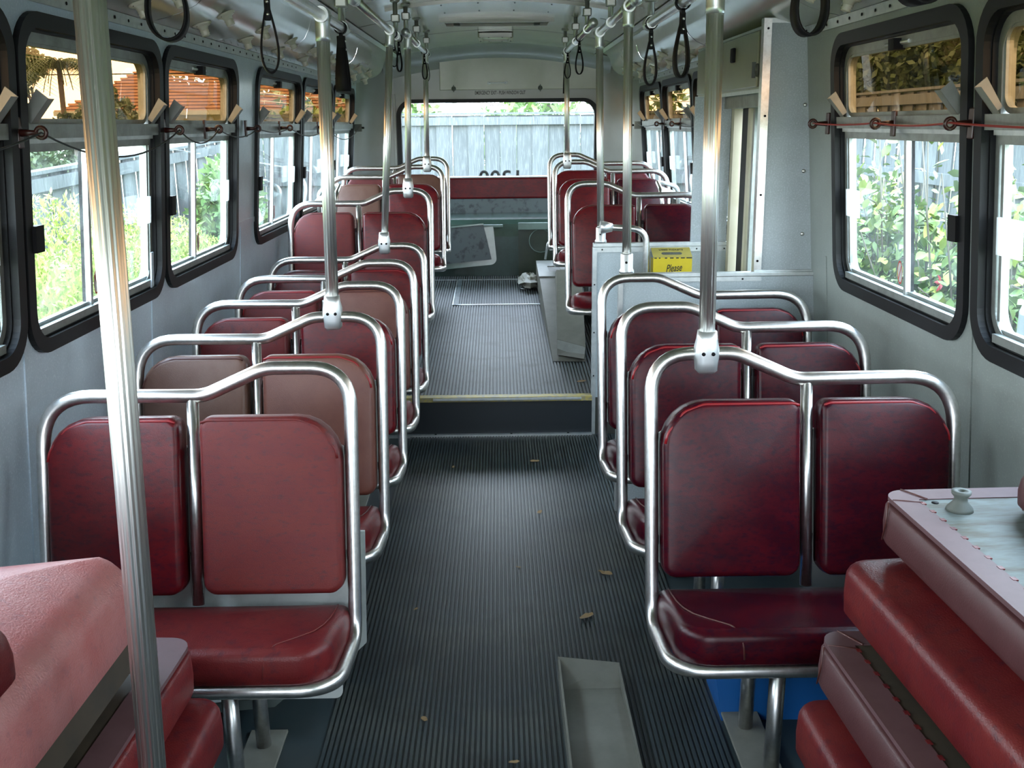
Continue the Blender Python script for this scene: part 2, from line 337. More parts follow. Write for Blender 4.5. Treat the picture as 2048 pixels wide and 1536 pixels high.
def cushion(outline, th, crown, edge_r, fm, back_r=0.006, inner=8, bow=0.0):
    """upholstered pad: outline (2D) at the base, thickness th, domed by crown; fm maps (u,v,w)->3D. Returns MB"""
    n = len(outline); cx = sum(p[0] for p in outline) / n; cy = sum(p[1] for p in outline) / n
    def inset(d):
        out = []
        for i in range(n):
            a = Vector(outline[(i - 1) % n]); c = Vector(outline[(i + 1) % n]); t = (c - a)
            if t.length < 1e-9: t = Vector((1, 0))
            t.normalize(); nn = Vector((-t.y, t.x)); p = Vector(outline[i])
            if nn.dot(Vector((cx, cy)) - p) < 0: nn = -nn
            out.append(p + nn * d)
        return out
    rings = []
    rings.append((inset(back_r), 0.0)); rings.append((inset(0), back_r))
    rings.append((inset(-0.002), th * 0.45))
    K = 5
    for k in range(K + 1):
        a = 0.5 * PI * k / K
        rings.append((inset(edge_r * (1 - math.cos(a))), th - edge_r + edge_r * math.sin(a)))
    base = inset(edge_r)
    for k in range(1, inner + 1):
        t = k / (inner + 0.6)
        rr = [Vector((p.x + (cx - p.x) * t, p.y + (cy - p.y) * t)) for p in base]
        rings.append((rr, th))
    ox = [p[0] for p in outline]; oy = [p[1] for p in outline]; cx2, cy2 = (min(ox) + max(ox)) / 2, (min(oy) + max(oy)) / 2; hx, hy = (max(ox) - min(ox)) / 2, (max(oy) - min(oy)) / 2
    def dome(p): return 1.1 * crown * max(0, 1 - abs((p.x - cx2) / hx) ** 2.4) * max(0, 1 - abs((p.y - cy2) / hy) ** 2.4)
    vs = []; fs = []
    for i_, (ring, w) in enumerate(rings):
        for p in ring: vs.append(fm(p.x, p.y, w + dome(p) * (w / th) + (bow * max(0, 1 - abs((p.x - cx2) / hx) ** 2.2) * (w / th) if bow else 0)))
    R = len(rings)
    for i in range(R - 1):
        for k in range(n): fs.append((i * n + k, i * n + (k + 1) % n, (i + 1) * n + (k + 1) % n, (i + 1) * n + k))
    vs.append(fm(cx, cy, th + dome(Vector((cx, cy))) + bow)); c = len(vs) - 1
    for k in range(n): fs.append(((R - 1) * n + k, (R - 1) * n + (k + 1) % n, c))
    fs.append(tuple(range(n))[::-1])
    return MB().add(vs, fs, smooth=True)
def text_mesh(name, body, size, material, mtx, parent=None, sx=1.0, ext=0.0006, shear=0.0, align='CENTER', bold=0.0):
    cu = bpy.data.curves.new(name, 'FONT'); cu.body = body; cu.size = size; cu.extrude = ext; cu.align_x = align; cu.align_y = 'CENTER'; cu.shear = shear; cu.offset = bold
    t = bpy.data.objects.new(name, cu); COL.objects.link(t)
    bpy.context.view_layer.update()
    dg = bpy.context.evaluated_depsgraph_get(); me = bpy.data.meshes.new_from_object(t.evaluated_get(dg))
    bpy.data.objects.remove(t); me.name = name; me.transform(mtx @ Matrix.Diagonal((sx, 1, 1, 1)))
    me.materials.clear(); me.materials.append(material)
    return link(me, name, None, parent)
def ball(c, r, n=10, squash=1.0):
    prof = [(max(1e-4, r * math.sin(PI * k / n)), -r * squash * math.cos(PI * k / n)) for k in range(n + 1)]
    return MB().lathe(prof, c, 12)

# ================================================================== STRUCTURE
# ---- floors
YF0, YSTEP, YREAR = -1.8, 5.077, 9.1
MB().box(-1.34, 1.34, YF0, YSTEP + 0.02, -0.10, 0.0).build('floor', M['floor'])
tag(bpy.data.objects['floor'], 'dark smooth rubber floor of the low front saloon', kind='structure')
fr_ = MB().prism([(YSTEP, -0.1), (YSTEP, 0.205 - 0.004), (YREAR + 0.1, 0.205 - 0.004 + 0.052 * (YREAR + 0.1 - YSTEP)), (YREAR + 0.1, -0.1)], 'x', -1.34, 1.34).build('floor_rear', M['floorr'])
tag(fr_, 'raised sloping rear floor behind the step', kind='structure')
def ribs(name, x0, x1, y0, y1, z0f, pitch, h, material, parent=None):
    mb = MB(); prof = []
    x = x0
    while x < x1:
        prof += [(x, 0.0), (x + pitch * 0.08, h), (x + pitch * 0.62, h), (x + pitch * 0.70, 0.0)]
        x += pitch
    n = len(prof); vs = [(p[0], y0, z0f(y0) + p[1]) for p in prof] + [(p[0], y1, z0f(y1) + p[1]) for p in prof]
    mb.add(vs, [(i, i + 1, n + i + 1, n + i) for i in range(n - 1) if i % 4 != 3])
    return mb.build(name, material, parent)
rm = ribs('ribbed_mat', -0.485, 0.575, 0.2, YSTEP - 0.02, lambda y: 0.003, 0.0145, 0.0030, M['mat'])
tag(rm, 'dark ribbed rubber aisle mat on the low front floor', 'floor mat')
rm2 = ribs('ribbed_mat', -0.80, 0.80, YSTEP + 0.03, 8.30, lambda y: 0.202 + 0.052 * (y - YSTEP), 0.0185, 0.006, M['matr'])
tag(rm2, 'grey ribbed rubber mat on the raised rear floor', 'floor mat')
st = empty('trim_1', (0, 0, 0)); tag(st, 'step up to the rear floor: black riser, worn yellow edge, metal nosing', kind='structure')
MB().box(-1.3, 0.475, YSTEP - 0.012, YSTEP, 0.012, 0.19).build('riser', M['riser'], st)
MB().box(-1.3, 0.475, YSTEP - 0.020, YSTEP + 0.035, 0.19, 0.214).build('yellow_nosing', M['yellow'], st)
MB().box(-0.36, 0.42, YSTEP - 0.026, YSTEP + 0.004, 0.196, 0.211, bev=0.003).build('metal_nosing', M['alu'], st)
MB().box(-1.0, 0.475, YSTEP - 0.036, YSTEP - 0.010, 0.0, 0.014).build('base_strip', M['alu'], st)
k_ = MB()
for x in (-0.75, -0.35, 0.05, 0.35): k_.lathe([(0.006, 0), (0.006, 0.003)], (x, YSTEP - 0.024, 0.013), 8)
k_.build('screw', M['black'], st)

# ---- side walls with window openings
ZB, ZT = 1.005, 1.888        # outer edge of the rubber gasket
WINL = [(0.36, 1.46), (1.48, 2.575), (2.590, 3.690), (3.708, 4.755), (5.125, 6.285), (6.315, 7.465), (7.490, 8.565)]
WINR = [(0.36, 1.46), (1.48, 2.565), (2.605, 3.675), (5.330, 6.285), (6.315, 7.455), (7.480, 8.600)]
def wf(s):   # (y, z, depth outward) -> 3D on the leaning side wall
    return lambda u, v, d: (s * (xw(v) + d), u, v)
def wall(s, wins, name, material, door=None):
    holes = [rrect(a + 0.012, b_ - 0.012, ZB + 0.012, ZT - 0.012, 0.10, 8) for a, b_ in wins]
    if door: holes.append([(door[0], 0.02), (door[1], 0.02), (door[1], 1.74), (door[0], 1.74)])
    ob = plate([[(YF0, -0.45), (8.75, -0.45), (8.75, 1.99), (YF0, 1.99)]] + holes, (0, 0.045), wf(s), name, material)
    return ob
wl = wall(-1, WINL, 'wall_left', M['wall']); tag(wl, 'grey laminate side wall on the left, its brighter bluish light put into the colour', kind='structure')
wr = wall(1, WINR, 'wall_right', M['wallr'], door=(4.12, 5.02)); tag(wr, 'greenish grey laminate side wall on the right, colour darkened for its weaker light', kind='structure')
def strip(s, y, z0, z1, par, w=0.016, material=None):
    MB().add([wf(s)(y + a, z, d) for z in (z0, z1) for a in (-w, w) for d in (0.001, -0.004)],
             [(0, 1, 3, 2), (4, 6, 7, 5), (1, 5, 7, 3), (0, 4, 5, 1), (2, 3, 7, 6)]).build('cover_strip', material or M['alu'], par)
for y in (1.47, 2.583, 3.58, 4.86): strip(-1, y, 0.02, 1.17 if y != 4.86 else 1.14, wl, 0.012, M['wall'])
for y in (2.585, 3.80): strip(1, y, 0.02, 1.10, wr, 0.010, M['wallr'])
hb = MB().add([wf(-1)(y, z, d) for z in (1.135, 1.160) for y in (4.76, 5.12) for d in (0.0, -0.004)], [(0, 2, 3, 1), (4, 5, 7, 6), (1, 3, 7, 5), (0, 1, 5, 4), (2, 6, 7, 3), (0, 4, 6, 2)]).build('cover_strip', M['wall'], wl)
# aluminium cornice with screws
def cornice(s, par, y0, y1):
    z0, z1 = 1.912, 1.945
    MB().add([(s * (xw(z) - d), y, z) for z in (z0, z1) for y in (y0, y1) for d in (0.0, 0.009)], [(0, 2, 3, 1), (4, 5, 7, 6), (1, 3, 7, 5), (0, 1, 5, 4), (2, 6, 7, 3), (0, 4, 6, 2)]).build('cornice_strip', M['alu'], par)
    first = None; y = y0 + 0.06
    while y < y1:
        if first is None:
            first = MB().lathe([(0.005, 0), (0.0045, 0.002)], (0, 0, 0), 8).mesh('screw', M['black'])
        b_ = link(first, 'screw', None, par, loc=(s * (xw(1.928) - 0.0095), y, 1.928), rot=(0, -s * PI / 2, 0)); y += 0.118 if y < 6 else 0.24
cornice(-1, wl, 0.6, 8.6); cornice(1, wr, 0.6, 3.98); cornice(1, wr, 5.33, 8.6)

# ---- windows
def ring(s, y0, y1, z0, z1, r, w, d0, d1, name, material, par, fm=None):
    return plate([rrect(y0, y1, z0, z1, r, 8), rrect(y0 + w, y1 - w, z0 + w, z1 - w, max(0.01, r - w * 0.8), 8)], (d0, d1), fm or wf(s), name, material, par)
flapm = {}
def window(idx, s, y0, y1, full=True):
    w = empty('window_%d' % idx, (0, 0, 0))
    side = 'left' if s < 0 else 'right'
    tag(w, 'aluminium sliding window in black rubber, %s side wall' % side, kind='structure')
    f = wf(s)
    ring(s, y0, y1, ZB, ZT, 0.115, 0.040, -0.016, 0.020, 'rubber_gasket', M['rubber'], w)
    ring(s, y0 + 0.020, y1 - 0.020, ZB + 0.020, ZT - 0.020, 0.10, 0.026, 0.004, 0.058, 'inner_seal', M['rubber'], w)
    ring(s, y0 + 0.040, y1 - 0.040, ZB + 0.040, ZT - 0.046, 0.085, 0.026, 0.018, 0.052, 'aluminium_frame', M['alud'], w)
    ya, yb = y0 + 0.062, y1 - 0.062
    zt0, zt1 = 1.552, 1.612
    bx = lambda nm, a, b_, z0, z1, d0, d1, mt, par=w: MB().add([f(y, z, d) for z in (z0, z1) for y in (a, b_) for d in (d0, d1)], [(0, 2, 3, 1), (4, 5, 7, 6), (1, 3, 7, 5), (0, 1, 5, 4), (2, 6, 7, 3), (0, 4, 6, 2)]).build(nm, mt, par)
    tb = bx('transom_bar', ya - 0.02, yb + 0.02, zt0 + 0.022, zt1, -0.010, 0.045, M['alud'])
    bx('transom_lip', ya, yb, zt0 + 0.010, zt0 + 0.022, 0.004, 0.045, M['alu'], tb)
    bx('transom_lip', ya, yb, zt0 - 0.012, zt0 + 0.010, 0.014, 0.045, M['alud'], tb)
    # tinted hopper pane above
    ring(s, ya, yb, zt1, ZT - 0.066, 0.045, 0.014, 0.022, 0.040, 'hopper_frame', M['alud'], w)
    plate([rrect(ya + 0.012, yb - 0.012, zt1 + 0.004, ZT - 0.078, (0.01, 0.01, 0.04, 0.04), 6)], (0.029, 0.032), f, 'tinted_pane', M['amber'], w)
    # sliding panes below
    yc = y0 + (y1 - y0) * (0.44)
    zb = ZB + 0.068
    bx('mullion', yc - 0.009, yc + 0.009, zb - 0.012, zt0 - 0.010, 0.014, 0.030, M['alu'])
    bx('mullion_seal', yc - 0.010, yc + 0.012, zb, zt0 - 0.010, 0.030, 0.040, M['black'])
    plate([rrect(ya + 0.004, yc - 0.004, zb, zt0 - 0.012, (0.05, 0.0, 0.0, 0.0), 6)], (0.020, 0.023), f, 'glass_pane', M['glass'], w)
    plate([rrect(yc + 0.004, yb - 0.004, zb, zt0 - 0.012, (0.0, 0.05, 0.0, 0.0), 6)], (0.034, 0.037), f, 'glass_pane', M['glass'], w)
    # sash stiles of the sliding panes
    bx('sash_stile', yb - 0.030, yb - 0.016, zb + 0.03, zt0 - 0.012, 0.018, 0.028, M['alud'])
    bx('sash_stile', ya + 0.004, ya + 0.014, zb + 0.03, zt0 - 0.012, 0.014, 0.024, M['black'])
    bx('sill_channel', ya + 0.03, yb - 0.03, zb - 0.022, zb, 0.000, 0.050, M['alud'])
    bx('sill_channel', ya + 0.03, yb - 0.03, zb - 0.004, zb + 0.010, 0.022, 0.040, M['alud'])
    # white finger pull, dark finger pull
    bx('finger_pull', yb - 0.135, yb - 0.020, 1.272, 1.365, 0.008, 0.017, M['pull'])
    bx('finger_pull', ya - 0.030, ya + 0.018, 1.285, 1.355, -0.026, 0.006, M['black'])
    if not full: return w
    # hopper catch at the top and two angled stay plates
    ym = (y0 + y1) / 2
    MB().tube([f(ym - 0.08, ZT - 0.064, 0.018), f(ym + 0.10, ZT - 0.064, 0.018)], 0.006, 8).build('catch_rod', M['alu'], w)
    bx('catch_block', ym - 0.022, ym + 0.022, ZT - 0.085, ZT - 0.052, -0.006, 0.030, M['black'])
    for yy, dr in ((ya + 0.012, 1), (yb - 0.012, -1)):
        x0 = xw(zt1)
        # folded stay: two plates meeting in a V that leans into the saloon
        p = [Vector((s * (x0 - 0.006), yy, zt1)), Vector((s * (x0 - 0.058), yy, zt1 + 0.062)), Vector((s * (x0 - 0.030), yy, zt1 + 0.086)), Vector((s * (x0 + 0.016), yy, zt1 + 0.016))]
        hgt = 0.038 * dr
        q = [v + Vector((0, hgt, 0)) for v in p]
        t = Vector((0, 0.003 * dr, 0))
        mb = MB()
        mb.add([p[0], p[1], p[2], p[3]] + [v + t for v in p], [(0, 1, 2, 3), (4, 7, 6, 5), (0, 4, 5, 1), (1, 5, 6, 2), (2, 6, 7, 3), (3, 7, 4, 0)])
        mb.add([p[0], p[1], q[1], q[0]] + [v + Vector((s * 0.002, 0, -0.002)) for v in (p[0], p[1], q[1], q[0])], [(0, 1, 2, 3), (4, 7, 6, 5), (0, 4, 5, 1), (1, 5, 6, 2), (2, 6, 7, 3), (3, 7, 4, 0)])
        mb.build('hopper_stay', M['offwhite'], w)
    return w
wi = 1; WL = []; WR = []
for a, b_ in WINL: WL.append(window(wi, -1, a, b_)); wi += 1
for a, b_ in WINR: WR.append(window(wi, 1, a, b_)); wi += 1
# no-smoking decals on the panes
def decal(par, s, y, z):
    f = wf(s); mb = MB(); n = 20
    def pt(a, r): return f(y + r * math.cos(a) * 0.8, z + r * math.sin(a) * 1.5, 0.0175)
    for k in range(n):
        a, a2 = 2 * PI * k / n, 2 * PI * (k + 1) / n
        mb.add([pt(a, 0.021), pt(a2, 0.021), pt(a2, 0.025), pt(a, 0.025)], [(0, 1, 2, 3)])
    mb.add([pt(PI * .78, .022), pt(PI * .72, .022), pt(-PI * .22, .022), pt(-PI * .28, .022)], [(0, 1, 2, 3)])
    d = mb.build('no_smoking_sign', M['redink'], par)
    MB().add([pt(2 * PI * k / n, 0.021) for k in range(n)], [tuple(range(n))]).build('sign_face', M['white'], d, loc=(s * 0.0006, 0, 0))
for par, s, (a, b_) in ((WL[2], -1, WINL[2]), (WL[3], -1, WINL[3]), (WL[4], -1, WINL[4]), (WR[2], 1, WINR[2])):
    yc = a + (b_ - a) * 0.44; decal(par, s, yc + 0.045 if True else 0, 1.135)

# ---- rear bulkhead with back window
YR = 9.05
def rf(u, v, d): return (u, YR + d, v)
hw = rrect(-0.872, 0.872, 1.02, 1.800, 0.13, 10)
rw = plate([[(-0.98, -0.2), (0.98, -0.2), (0.98, 2.33), (-0.98, 2.33)], hw], (0, 0.05), rf, 'wall_rear', M['rearwall'])
tag(rw, 'grey painted rear bulkhead around the back window', kind='structure')
for s in (-1, 1):     # rounded corner between side and rear walls
    mb = MB(); zs = (-0.2, 0.6, 1.2, 1.6, 2.0, 2.33)
    rows = []
    for z in zs:
        x1 = xw(z); row = []
        for k in range(11):
            a = 0.5 * PI * k / 10
            row.append((s * (0.90 + (x1 - 0.90) * math.cos(a)), 8.70 + (YR - 8.70) * math.sin(a), z))
        rows.append(row)
    vs = [p for r_ in rows for p in r_]
    mb.add(vs, [(i * 11 + k, i * 11 + k + 1, (i + 1) * 11 + k + 1, (i + 1) * 11 + k) for i in range(len(zs) - 1) for k in range(10)], True)
    mb.build('corner_panel', M['rearwall'], rw)
plate([rrect(-0.885, 0.885, 1.007, 1.813, 0.14, 10), rrect(-0.845, 0.845, 1.047, 1.782, 0.11, 10)], (-0.018, 0.06), rf, 'rear_gasket', M['rubber'], rw)
bw = empty('window_30'); tag(bw, 'wide back window with rounded corners and emergency exit sticker', kind='structure')
plate([rrect(-0.85, 0.85, 1.04, 1.79, 0.11, 10)], (0.030, 0.034), rf, 'glass_pane', M['rglass'], bw)
plate([[(-0.095, 1.725), (0.085, 1.725), (0.085, 1.768), (-0.095, 1.768)]], (0.0285, 0.0292), rf, 'exit_sticker', M['pull'], bw)
RX = Matrix.Rotation(PI / 2, 4, 'X')
text_mesh('sticker_text', 'EMERGENCY EXIT', 0.022, M['redink'], Matrix.Translation((-0.005, YR + 0.0275, 1.756)) @ RX, bw, sx=0.85)
text_mesh('sticker_text', 'PUSH WINDOW OUT', 0.016, M['redink'], Matrix.Translation((-0.005, YR + 0.0275, 1.737)) @ RX, bw, sx=0.95)
text_mesh('fleet_number', '1300', 0.20, M['ink'], Matrix.Translation((0.02, YR + 0.038, 1.122)) @ RX @ Matrix.Rotation(PI, 4, 'Y'), bw, sx=1.0, bold=0.003)
for s in (-1, 1):
    MB().box(s * 0.902 - 0.012, s * 0.902 + 0.012, YR - 0.010, YR, 0.9, 1.86, bev=0.003).build('edge_strip', M['rearwall'], rw)
# locker flap above the window
lk = empty('locker_flap', (0.20, YR, 2.04)); tag(lk, 'olive cream flap above the back window with wire handle and two turn catches', 'panel')
pl = MB().box(-0.70, 0.70, -0.016, 0.0, -0.152, 0.142, bev=0.004).build('panel', M['olive'], lk)
MB().box(-0.71, 0.71, -0.020, -0.0, 0.140, 0.150).build('hinge_strip', M['rubber'], lk)
h = MB().tube(fillet([(-0.27, -0.018, -0.095), (-0.27, -0.04, -0.095), (-0.13, -0.04, -0.095), (-0.13, -0.018, -0.095)], 0.01), 0.004, 8).build('handle', M['alu'], lk)
for x in (-0.275, -0.125): MB().box(x - 0.014, x + 0.014, -0.022, -0.014, -0.106, -0.084, bev=0.002).build('handle_plate', M['white'], h)
for x in (-0.58, 0.17):
    c_ = MB().lathe([(0.020, 0), (0.020, 0.006), (0.010, 0.012)], (0, 0, 0), 14).build('turn_catch', M['bobbin'], lk, loc=(x, -0.014, -0.140), rot=(PI / 2, 0, 0))
    MB().box(-0.004, 0.004, -0.030, 0.030, 0.010, 0.022).build('wing', M['bobbin'], c_)
text_mesh('exit_lettering', 'EMERGENCY EXIT - PUSH WINDOW OUT', 0.042, M['ink'], Matrix.Translation((0.022, YR - 0.0008, 1.862)) @ RX, rw, sx=0.56, bold=0.0008)

# ---- ceiling
CP = [(1.176, 1.944), (1.12, 1.957), (1.06, 1.975), (1.01, 1.998), (0.972, 2.030), (0.950, 2.073), (0.936, 2.120), (0.915, 2.150), (0.885, 2.160), (0.840, 2.158)]
def archz(x): return 2.255 - 0.097 * (abs(x) / 0.84) ** 2
ce = MB().sheet([(-0.84 + 1.68 * k / 24, archz(-0.84 + 1.68 * k / 24)) for k in range(25)], 'y', YF0, 9.0).build('ceiling', M['ceil'])
tag(ce, 'glossy cream arched ceiling', kind='structure')
for s in (-1, 1):
    for (a, b_) in ((YF0, 0.9), (0.9, 1.85), (1.85, 3.592), (3.592, 5.35), (5.35, 7.1), (7.1, 8.75)):
        if s > 0 and a == 3.592:
            b_ = 5.33
        mb = MB().sheet([(s * x, z) for x, z in CP], 'y', a + 0.003, b_ - 0.003)
        mb.build('cove_panel', M['ceil'], ce)
    # dark joints
    for y in (1.85, 3.592, 5.35, 7.1):
        MB().sheet([(s * (x + 0.002), z + 0.002) for x, z in CP], 'y', y - 0.010, y + 0.010).build('cove_joint', M['black'], ce)
    MB().sheet([(s * 0.862, 2.150), (s * 0.820, 2.156)], 'y', YF0, 8.9, smooth=False).build('edge_strip', M['alu'], ce)
    for k in range(18):
        y = 4.2 + 0.13 * k if k < 10 else 5.4 + 0.16 * (k - 9)
    MB().sheet([(s * 1.25, 1.99), (s * 1.25, 2.4)], 'y', YF0, 9.2).build('roof_skin', M['ceil'], ce)
MB().box(-1.3, 1.3, YF0, 9.2, 2.36, 2.40).build('roof_skin', M['ceil'], ce)
for y in (-0.6, 1.0, 2.6, 4.1, 6.30, 7.55):
    pr = [(-0.83 + 1.66 * k / 20, archz(-0.83 + 1.66 * k / 20)) for k in range(21)]
    MB().sheet([(x, z - 0.0012) for x, z in pr], 'y', y - 0.006, y + 0.006).build('ceiling_joint', M['black'], ce)
prt = [(-0.60 + 1.2 * k / 20, archz(-0.60 + 1.2 * k / 20)) for k in range(21)]
MB().prism([(x, z - 0.018) for x, z in prt] + [(x, z - 0.0) for x, z in prt[::-1]], 'y', 5.70, 6.20).build('ceiling_band', M['ceil'], ce)
sc = MB().lathe([(0.005, 0), (0.004, -0.003)], (0, 0, 0), 8).mesh('screw', M['rubber'])
for y in (5.76, 6.14):
    for x in (-0.5, -0.3, -0.1, 0.1, 0.3, 0.5): link(sc, 'screw', None, ce, loc=(x, y, archz(x) - 0.018))
# coved end of the ceiling
mb = MB(); rows = []
for k in range(7):
    a = 0.5 * PI * k / 6
    rows.append([(x, 8.80 + (YR - 8.80) * math.sin(a), archz(x) - 0.16 * (1 - math.cos(a)) + 0.004) for x in [-0.98 + 1.96 * j / 16 for j in range(17)]])
mb.add([p for r_ in rows for p in r_], [(i * 17 + j, i * 17 + j + 1, (i + 1) * 17 + j + 1, (i + 1) * 17 + j) for i in range(6) for j in range(16)], True)
mb.build('rear_cove', M['rearwall'], ce)
# roof vent (recess) and ceiling lamp
rv = empty('roof_vent', (0, 6.78, 2.25)); tag(rv, 'rectangular roof vent recess with dark inside, nearest the ceiling band', 'roof vent')
MB().box(-0.36, 0.36, -0.17, -0.14, -0.035, 0.02).build('frame', M['ceil'], rv)
MB().box(-0.36, 0.36, 0.14, 0.17, -0.030, 0.02).build('frame', M['ceil'], rv)
for s in (-1, 1): MB().box(s * 0.345 - 0.015, s * 0.345 + 0.015, -0.14, 0.14, -0.030, 0.02).build('frame', M['ceil'], rv)
MB().box(-0.33, 0.33, -0.14, 0.14, -0.012, -0.008).build('vent_cover', M['greyplate'], rv)
for s in (-1, 1): MB().box(s * 0.26 - 0.02, s * 0.26 + 0.02, 0.09, 0.135, -0.030, -0.010, bev=0.003).build('vent_latch', M['bobbin'], rv)
cl = empty('ceiling_lamp', (-0.01, 7.95, 2.248)); tag(cl, 'small rectangular ceiling lamp with opal lens near the back window', 'ceiling light')
plate([rrect(-0.13, 0.13, -0.20, 0.20, 0.012, 4), rrect(-0.098, 0.098, -0.155, 0.155, 0.008, 4)], (-0.030, 0.0), lambda u, v, d: (u, v, d), 'frame', M['ceil'], cl)
MB().box(-0.098, 0.098, -0.155, 0.155, -0.018, -0.010).build('lens', M['lens'], cl)
sl_ = MB()
for y in (-0.178, 0.178):
    for x in (-0.115, -0.05, 0.05, 0.115): sl_.lathe([(0.006, 0), (0.005, -0.003)], (x, y, -0.030), 8)
sl_.build('screw', M['rubber'], cl)
# lampholders on the coves
def lampholder():
    r = empty('lampholder')
    MB().lathe([(0.045, 0), (0.044, -0.006), (0.034, -0.012), (0.024, -0.016), (0.019, -0.030)], (0, 0, 0), 20).build('flange', M['socket'], r)
    MB().lathe([(0.018, -0.028), (0.0215, -0.034), (0.018, -0.038), (0.0215, -0.044), (0.018, -0.048), (0.020, -0.054), (0.012, -0.056)], (0, 0, 0), 18).build('socket', M['socket'], r)
    sc_ = MB()
    for k in range(3): sc_.lathe([(0.003, 0.0), (0.003, -0.003)], (0.036 * math.cos(2.1 * k), 0.036 * math.sin(2.1 * k), -0.008), 6)
    sc_.build('screw', M['rubber'], r)
    return r
ORDL = ['nearest', 'second', 'third', 'fourth', 'fifth', 'sixth', 'seventh', 'eighth', 'ninth', 'tenth', 'eleventh', 'twelfth', 'thirteenth']; lcount = {}
lp0 = None; cnt = 0
for s in (-1, 1):
    for (x, z, y) in [(1.085, 1.967, 3.25 + 0.66 * k) for k in range(-3, 9)] + [(1.000, 2.003, 3.93 + 0.60 * k) for k in range(-4, 8)]:
        if s > 0 and 3.9 < y < 5.4: continue
        if lp0 is None: lp0 = lampholder(); r = lp0
        else: r = copy_tree(lp0)
        r.location = (s * x, y, z); r.scale = (0.8, 0.8, 0.8); r.rotation_euler = (0, s * 0.42 if x < 1.05 else s * 0.30, 0)
        rowname = 'upper' if x < 1.05 else 'lower'
        lk_ = (s, rowname); lcount[lk_] = lcount.get(lk_, -1) + 1
        tag(r, '%s bare cream lampholder from the camera, %s row of the %s ceiling cove' % (ORDL[lcount[lk_]], rowname, 'left' if s < 0 else 'right'), 'lampholder', 'lampholders in the %s row of the %s cove' % (rowname, 'left' if s < 0 else 'right'))

# ---- front end of the body (behind the camera): unseen windscreen wall, right opening shrunk to dim that side
fwm = plate([[(-1.35, -0.4), (1.35, -0.4), (1.35, 2.4), (-1.35, 2.4)], rrect(-1.12, -0.04, 0.75, 1.95, 0.1, 6), rrect(0.04, 1.12, 1.35, 1.85, 0.1, 6)], (0, 0.04), lambda u, v, d: (u, YF0 - d, v), 'wall_front', M['wall'])
tag(fwm, 'unseen front bulkhead, windscreen openings sized for the light they let in', kind='structure')

# ---- rear exit on the right: screens, locker, door
p1 = empty('modesty_screen', (0, 3.97, 0)); tag(p1, 'speckled grey screen with metal top rail in front of the exit steps', 'partition')
MB().box(0.487, 1.268, 0.0, 0.018, 0.0, 1.002).build('panel', M['panel'], p1)
MB().box(0.477, 1.262, -0.006, 0.024, 1.000, 1.018, bev=0.003).build('top_rail', M['alu'], p1)
MB().box(0.500, 1.045, -0.005, 0.0, 0.982, 1.000).build('face_strip', M['alu'], p1)
MB().box(0.474, 0.492, -0.006, 0.024, 0.0, 1.000).build('edge_post', M['alu'], p1)
k_ = MB()
for x in (0.57, 0.82, 0.97): k_.lathe([(0.004, 0), (0.004, 0.003)], (0, 0, 0), 8, mtx=Matrix.Translation((x, -0.006, 0.991)) @ Matrix.Rotation(PI / 2, 4, 'X'))
k_.build('screw', M['rubber'], p1)
p2 = empty('modesty_screen', (0, 5.08, 0)); tag(p2, 'pale speckled screen behind the exit steps, yellow ticket box on it', 'partition')
MB().box(0.487, 1.268, 0.0, 0.018, 0.0, 0.994).build('panel', M['panel'], p2)
MB().box(0.474, 1.16, -0.010, 0.020, 0.990, 1.012, bev=0.003).build('top_rail', M['alu'], p2)
MB().box(0.490, 1.16, -0.006, 0.0, 0.965, 0.990).build('face_strip', M['alu'], p2)
MB().box(0.472, 0.494, -0.008, 0.020, 0.0, 0.990).build('edge_post', M['alu'], p2)
k_ = MB()
for (x, z) in ((0.52, 0.978), (0.83, 0.978), (1.0, 0.978), (1.14, 0.978), (0.483, 0.80), (0.483, 0.55), (0.483, 0.32)): k_.lathe([(0.004, 0), (0.004, 0.003)], (0, 0, 0), 8, mtx=Matrix.Translation((x, -0.008, z)) @ Matrix.Rotation(PI / 2, 4, 'X'))
k_.build('screw', M['rubber'], p2)
# tall panel beside the wall at Y=4
tp = empty('draught_panel', (0, 3.99, 0)); tag(tp, 'tall speckled grey panel between right window wall and exit door', 'partition')
plate([[(1.040, 1.0), (xw(1.0) + 0.01, 1.0), (xw(1.97) + 0.01, 1.965), (1.030, 1.975)]], (0.0, 0.03), lambda u, v, d: (u, d, v), 'panel', M['panel'], tp)
MB().add([(1.018, -0.008, 1.0), (1.048, -0.008, 1.0), (1.040, -0.008, 1.975), (1.010, -0.008, 1.975), (1.018, 0.034, 1.0), (1.048, 0.034, 1.0), (1.040, 0.034, 1.975), (1.010, 0.034, 1.975)],
         [(0, 1, 2, 3), (4, 7, 6, 5), (0, 4, 5, 1), (1, 5, 6, 2), (2, 6, 7, 3), (3, 7, 4, 0)]).build('corner_angle', M['steel'], tp)
MB().box(1.018, 1.262, -0.010, 0.0, 0.998, 1.024, bev=0.002).build('bottom_strip', M['alu'], tp)
MB().box(1.010, 1.19, -0.006, 0.03, 1.960, 1.978).build('top_strip', M['alu'], tp)
k_ = MB()
for (x, z) in ((1.05, 1.011), (1.14, 1.011), (1.235, 1.011), (1.030, 1.06), (1.030, 1.32), (1.030, 1.62), (1.026, 1.94)): k_.lathe([(0.0045, 0), (0.0045, 0.003)], (0, 0, 0), 8, mtx=Matrix.Translation((x, -0.010, z)) @ Matrix.Rotation(PI / 2, 4, 'X'))
k_.build('screw', M['black'], tp)
k_ = MB()
for (x, z) in ((1.186, 1.66), (1.196, 1.41), (1.206, 1.165)): k_.lathe([(0.008, 0), (0.007, 0.004), (0.003, 0.007)], (0, 0, 0), 10, mtx=Matrix.Translation((x, 0.0, z)) @ Matrix.Rotation(PI / 2, 4, 'X'))
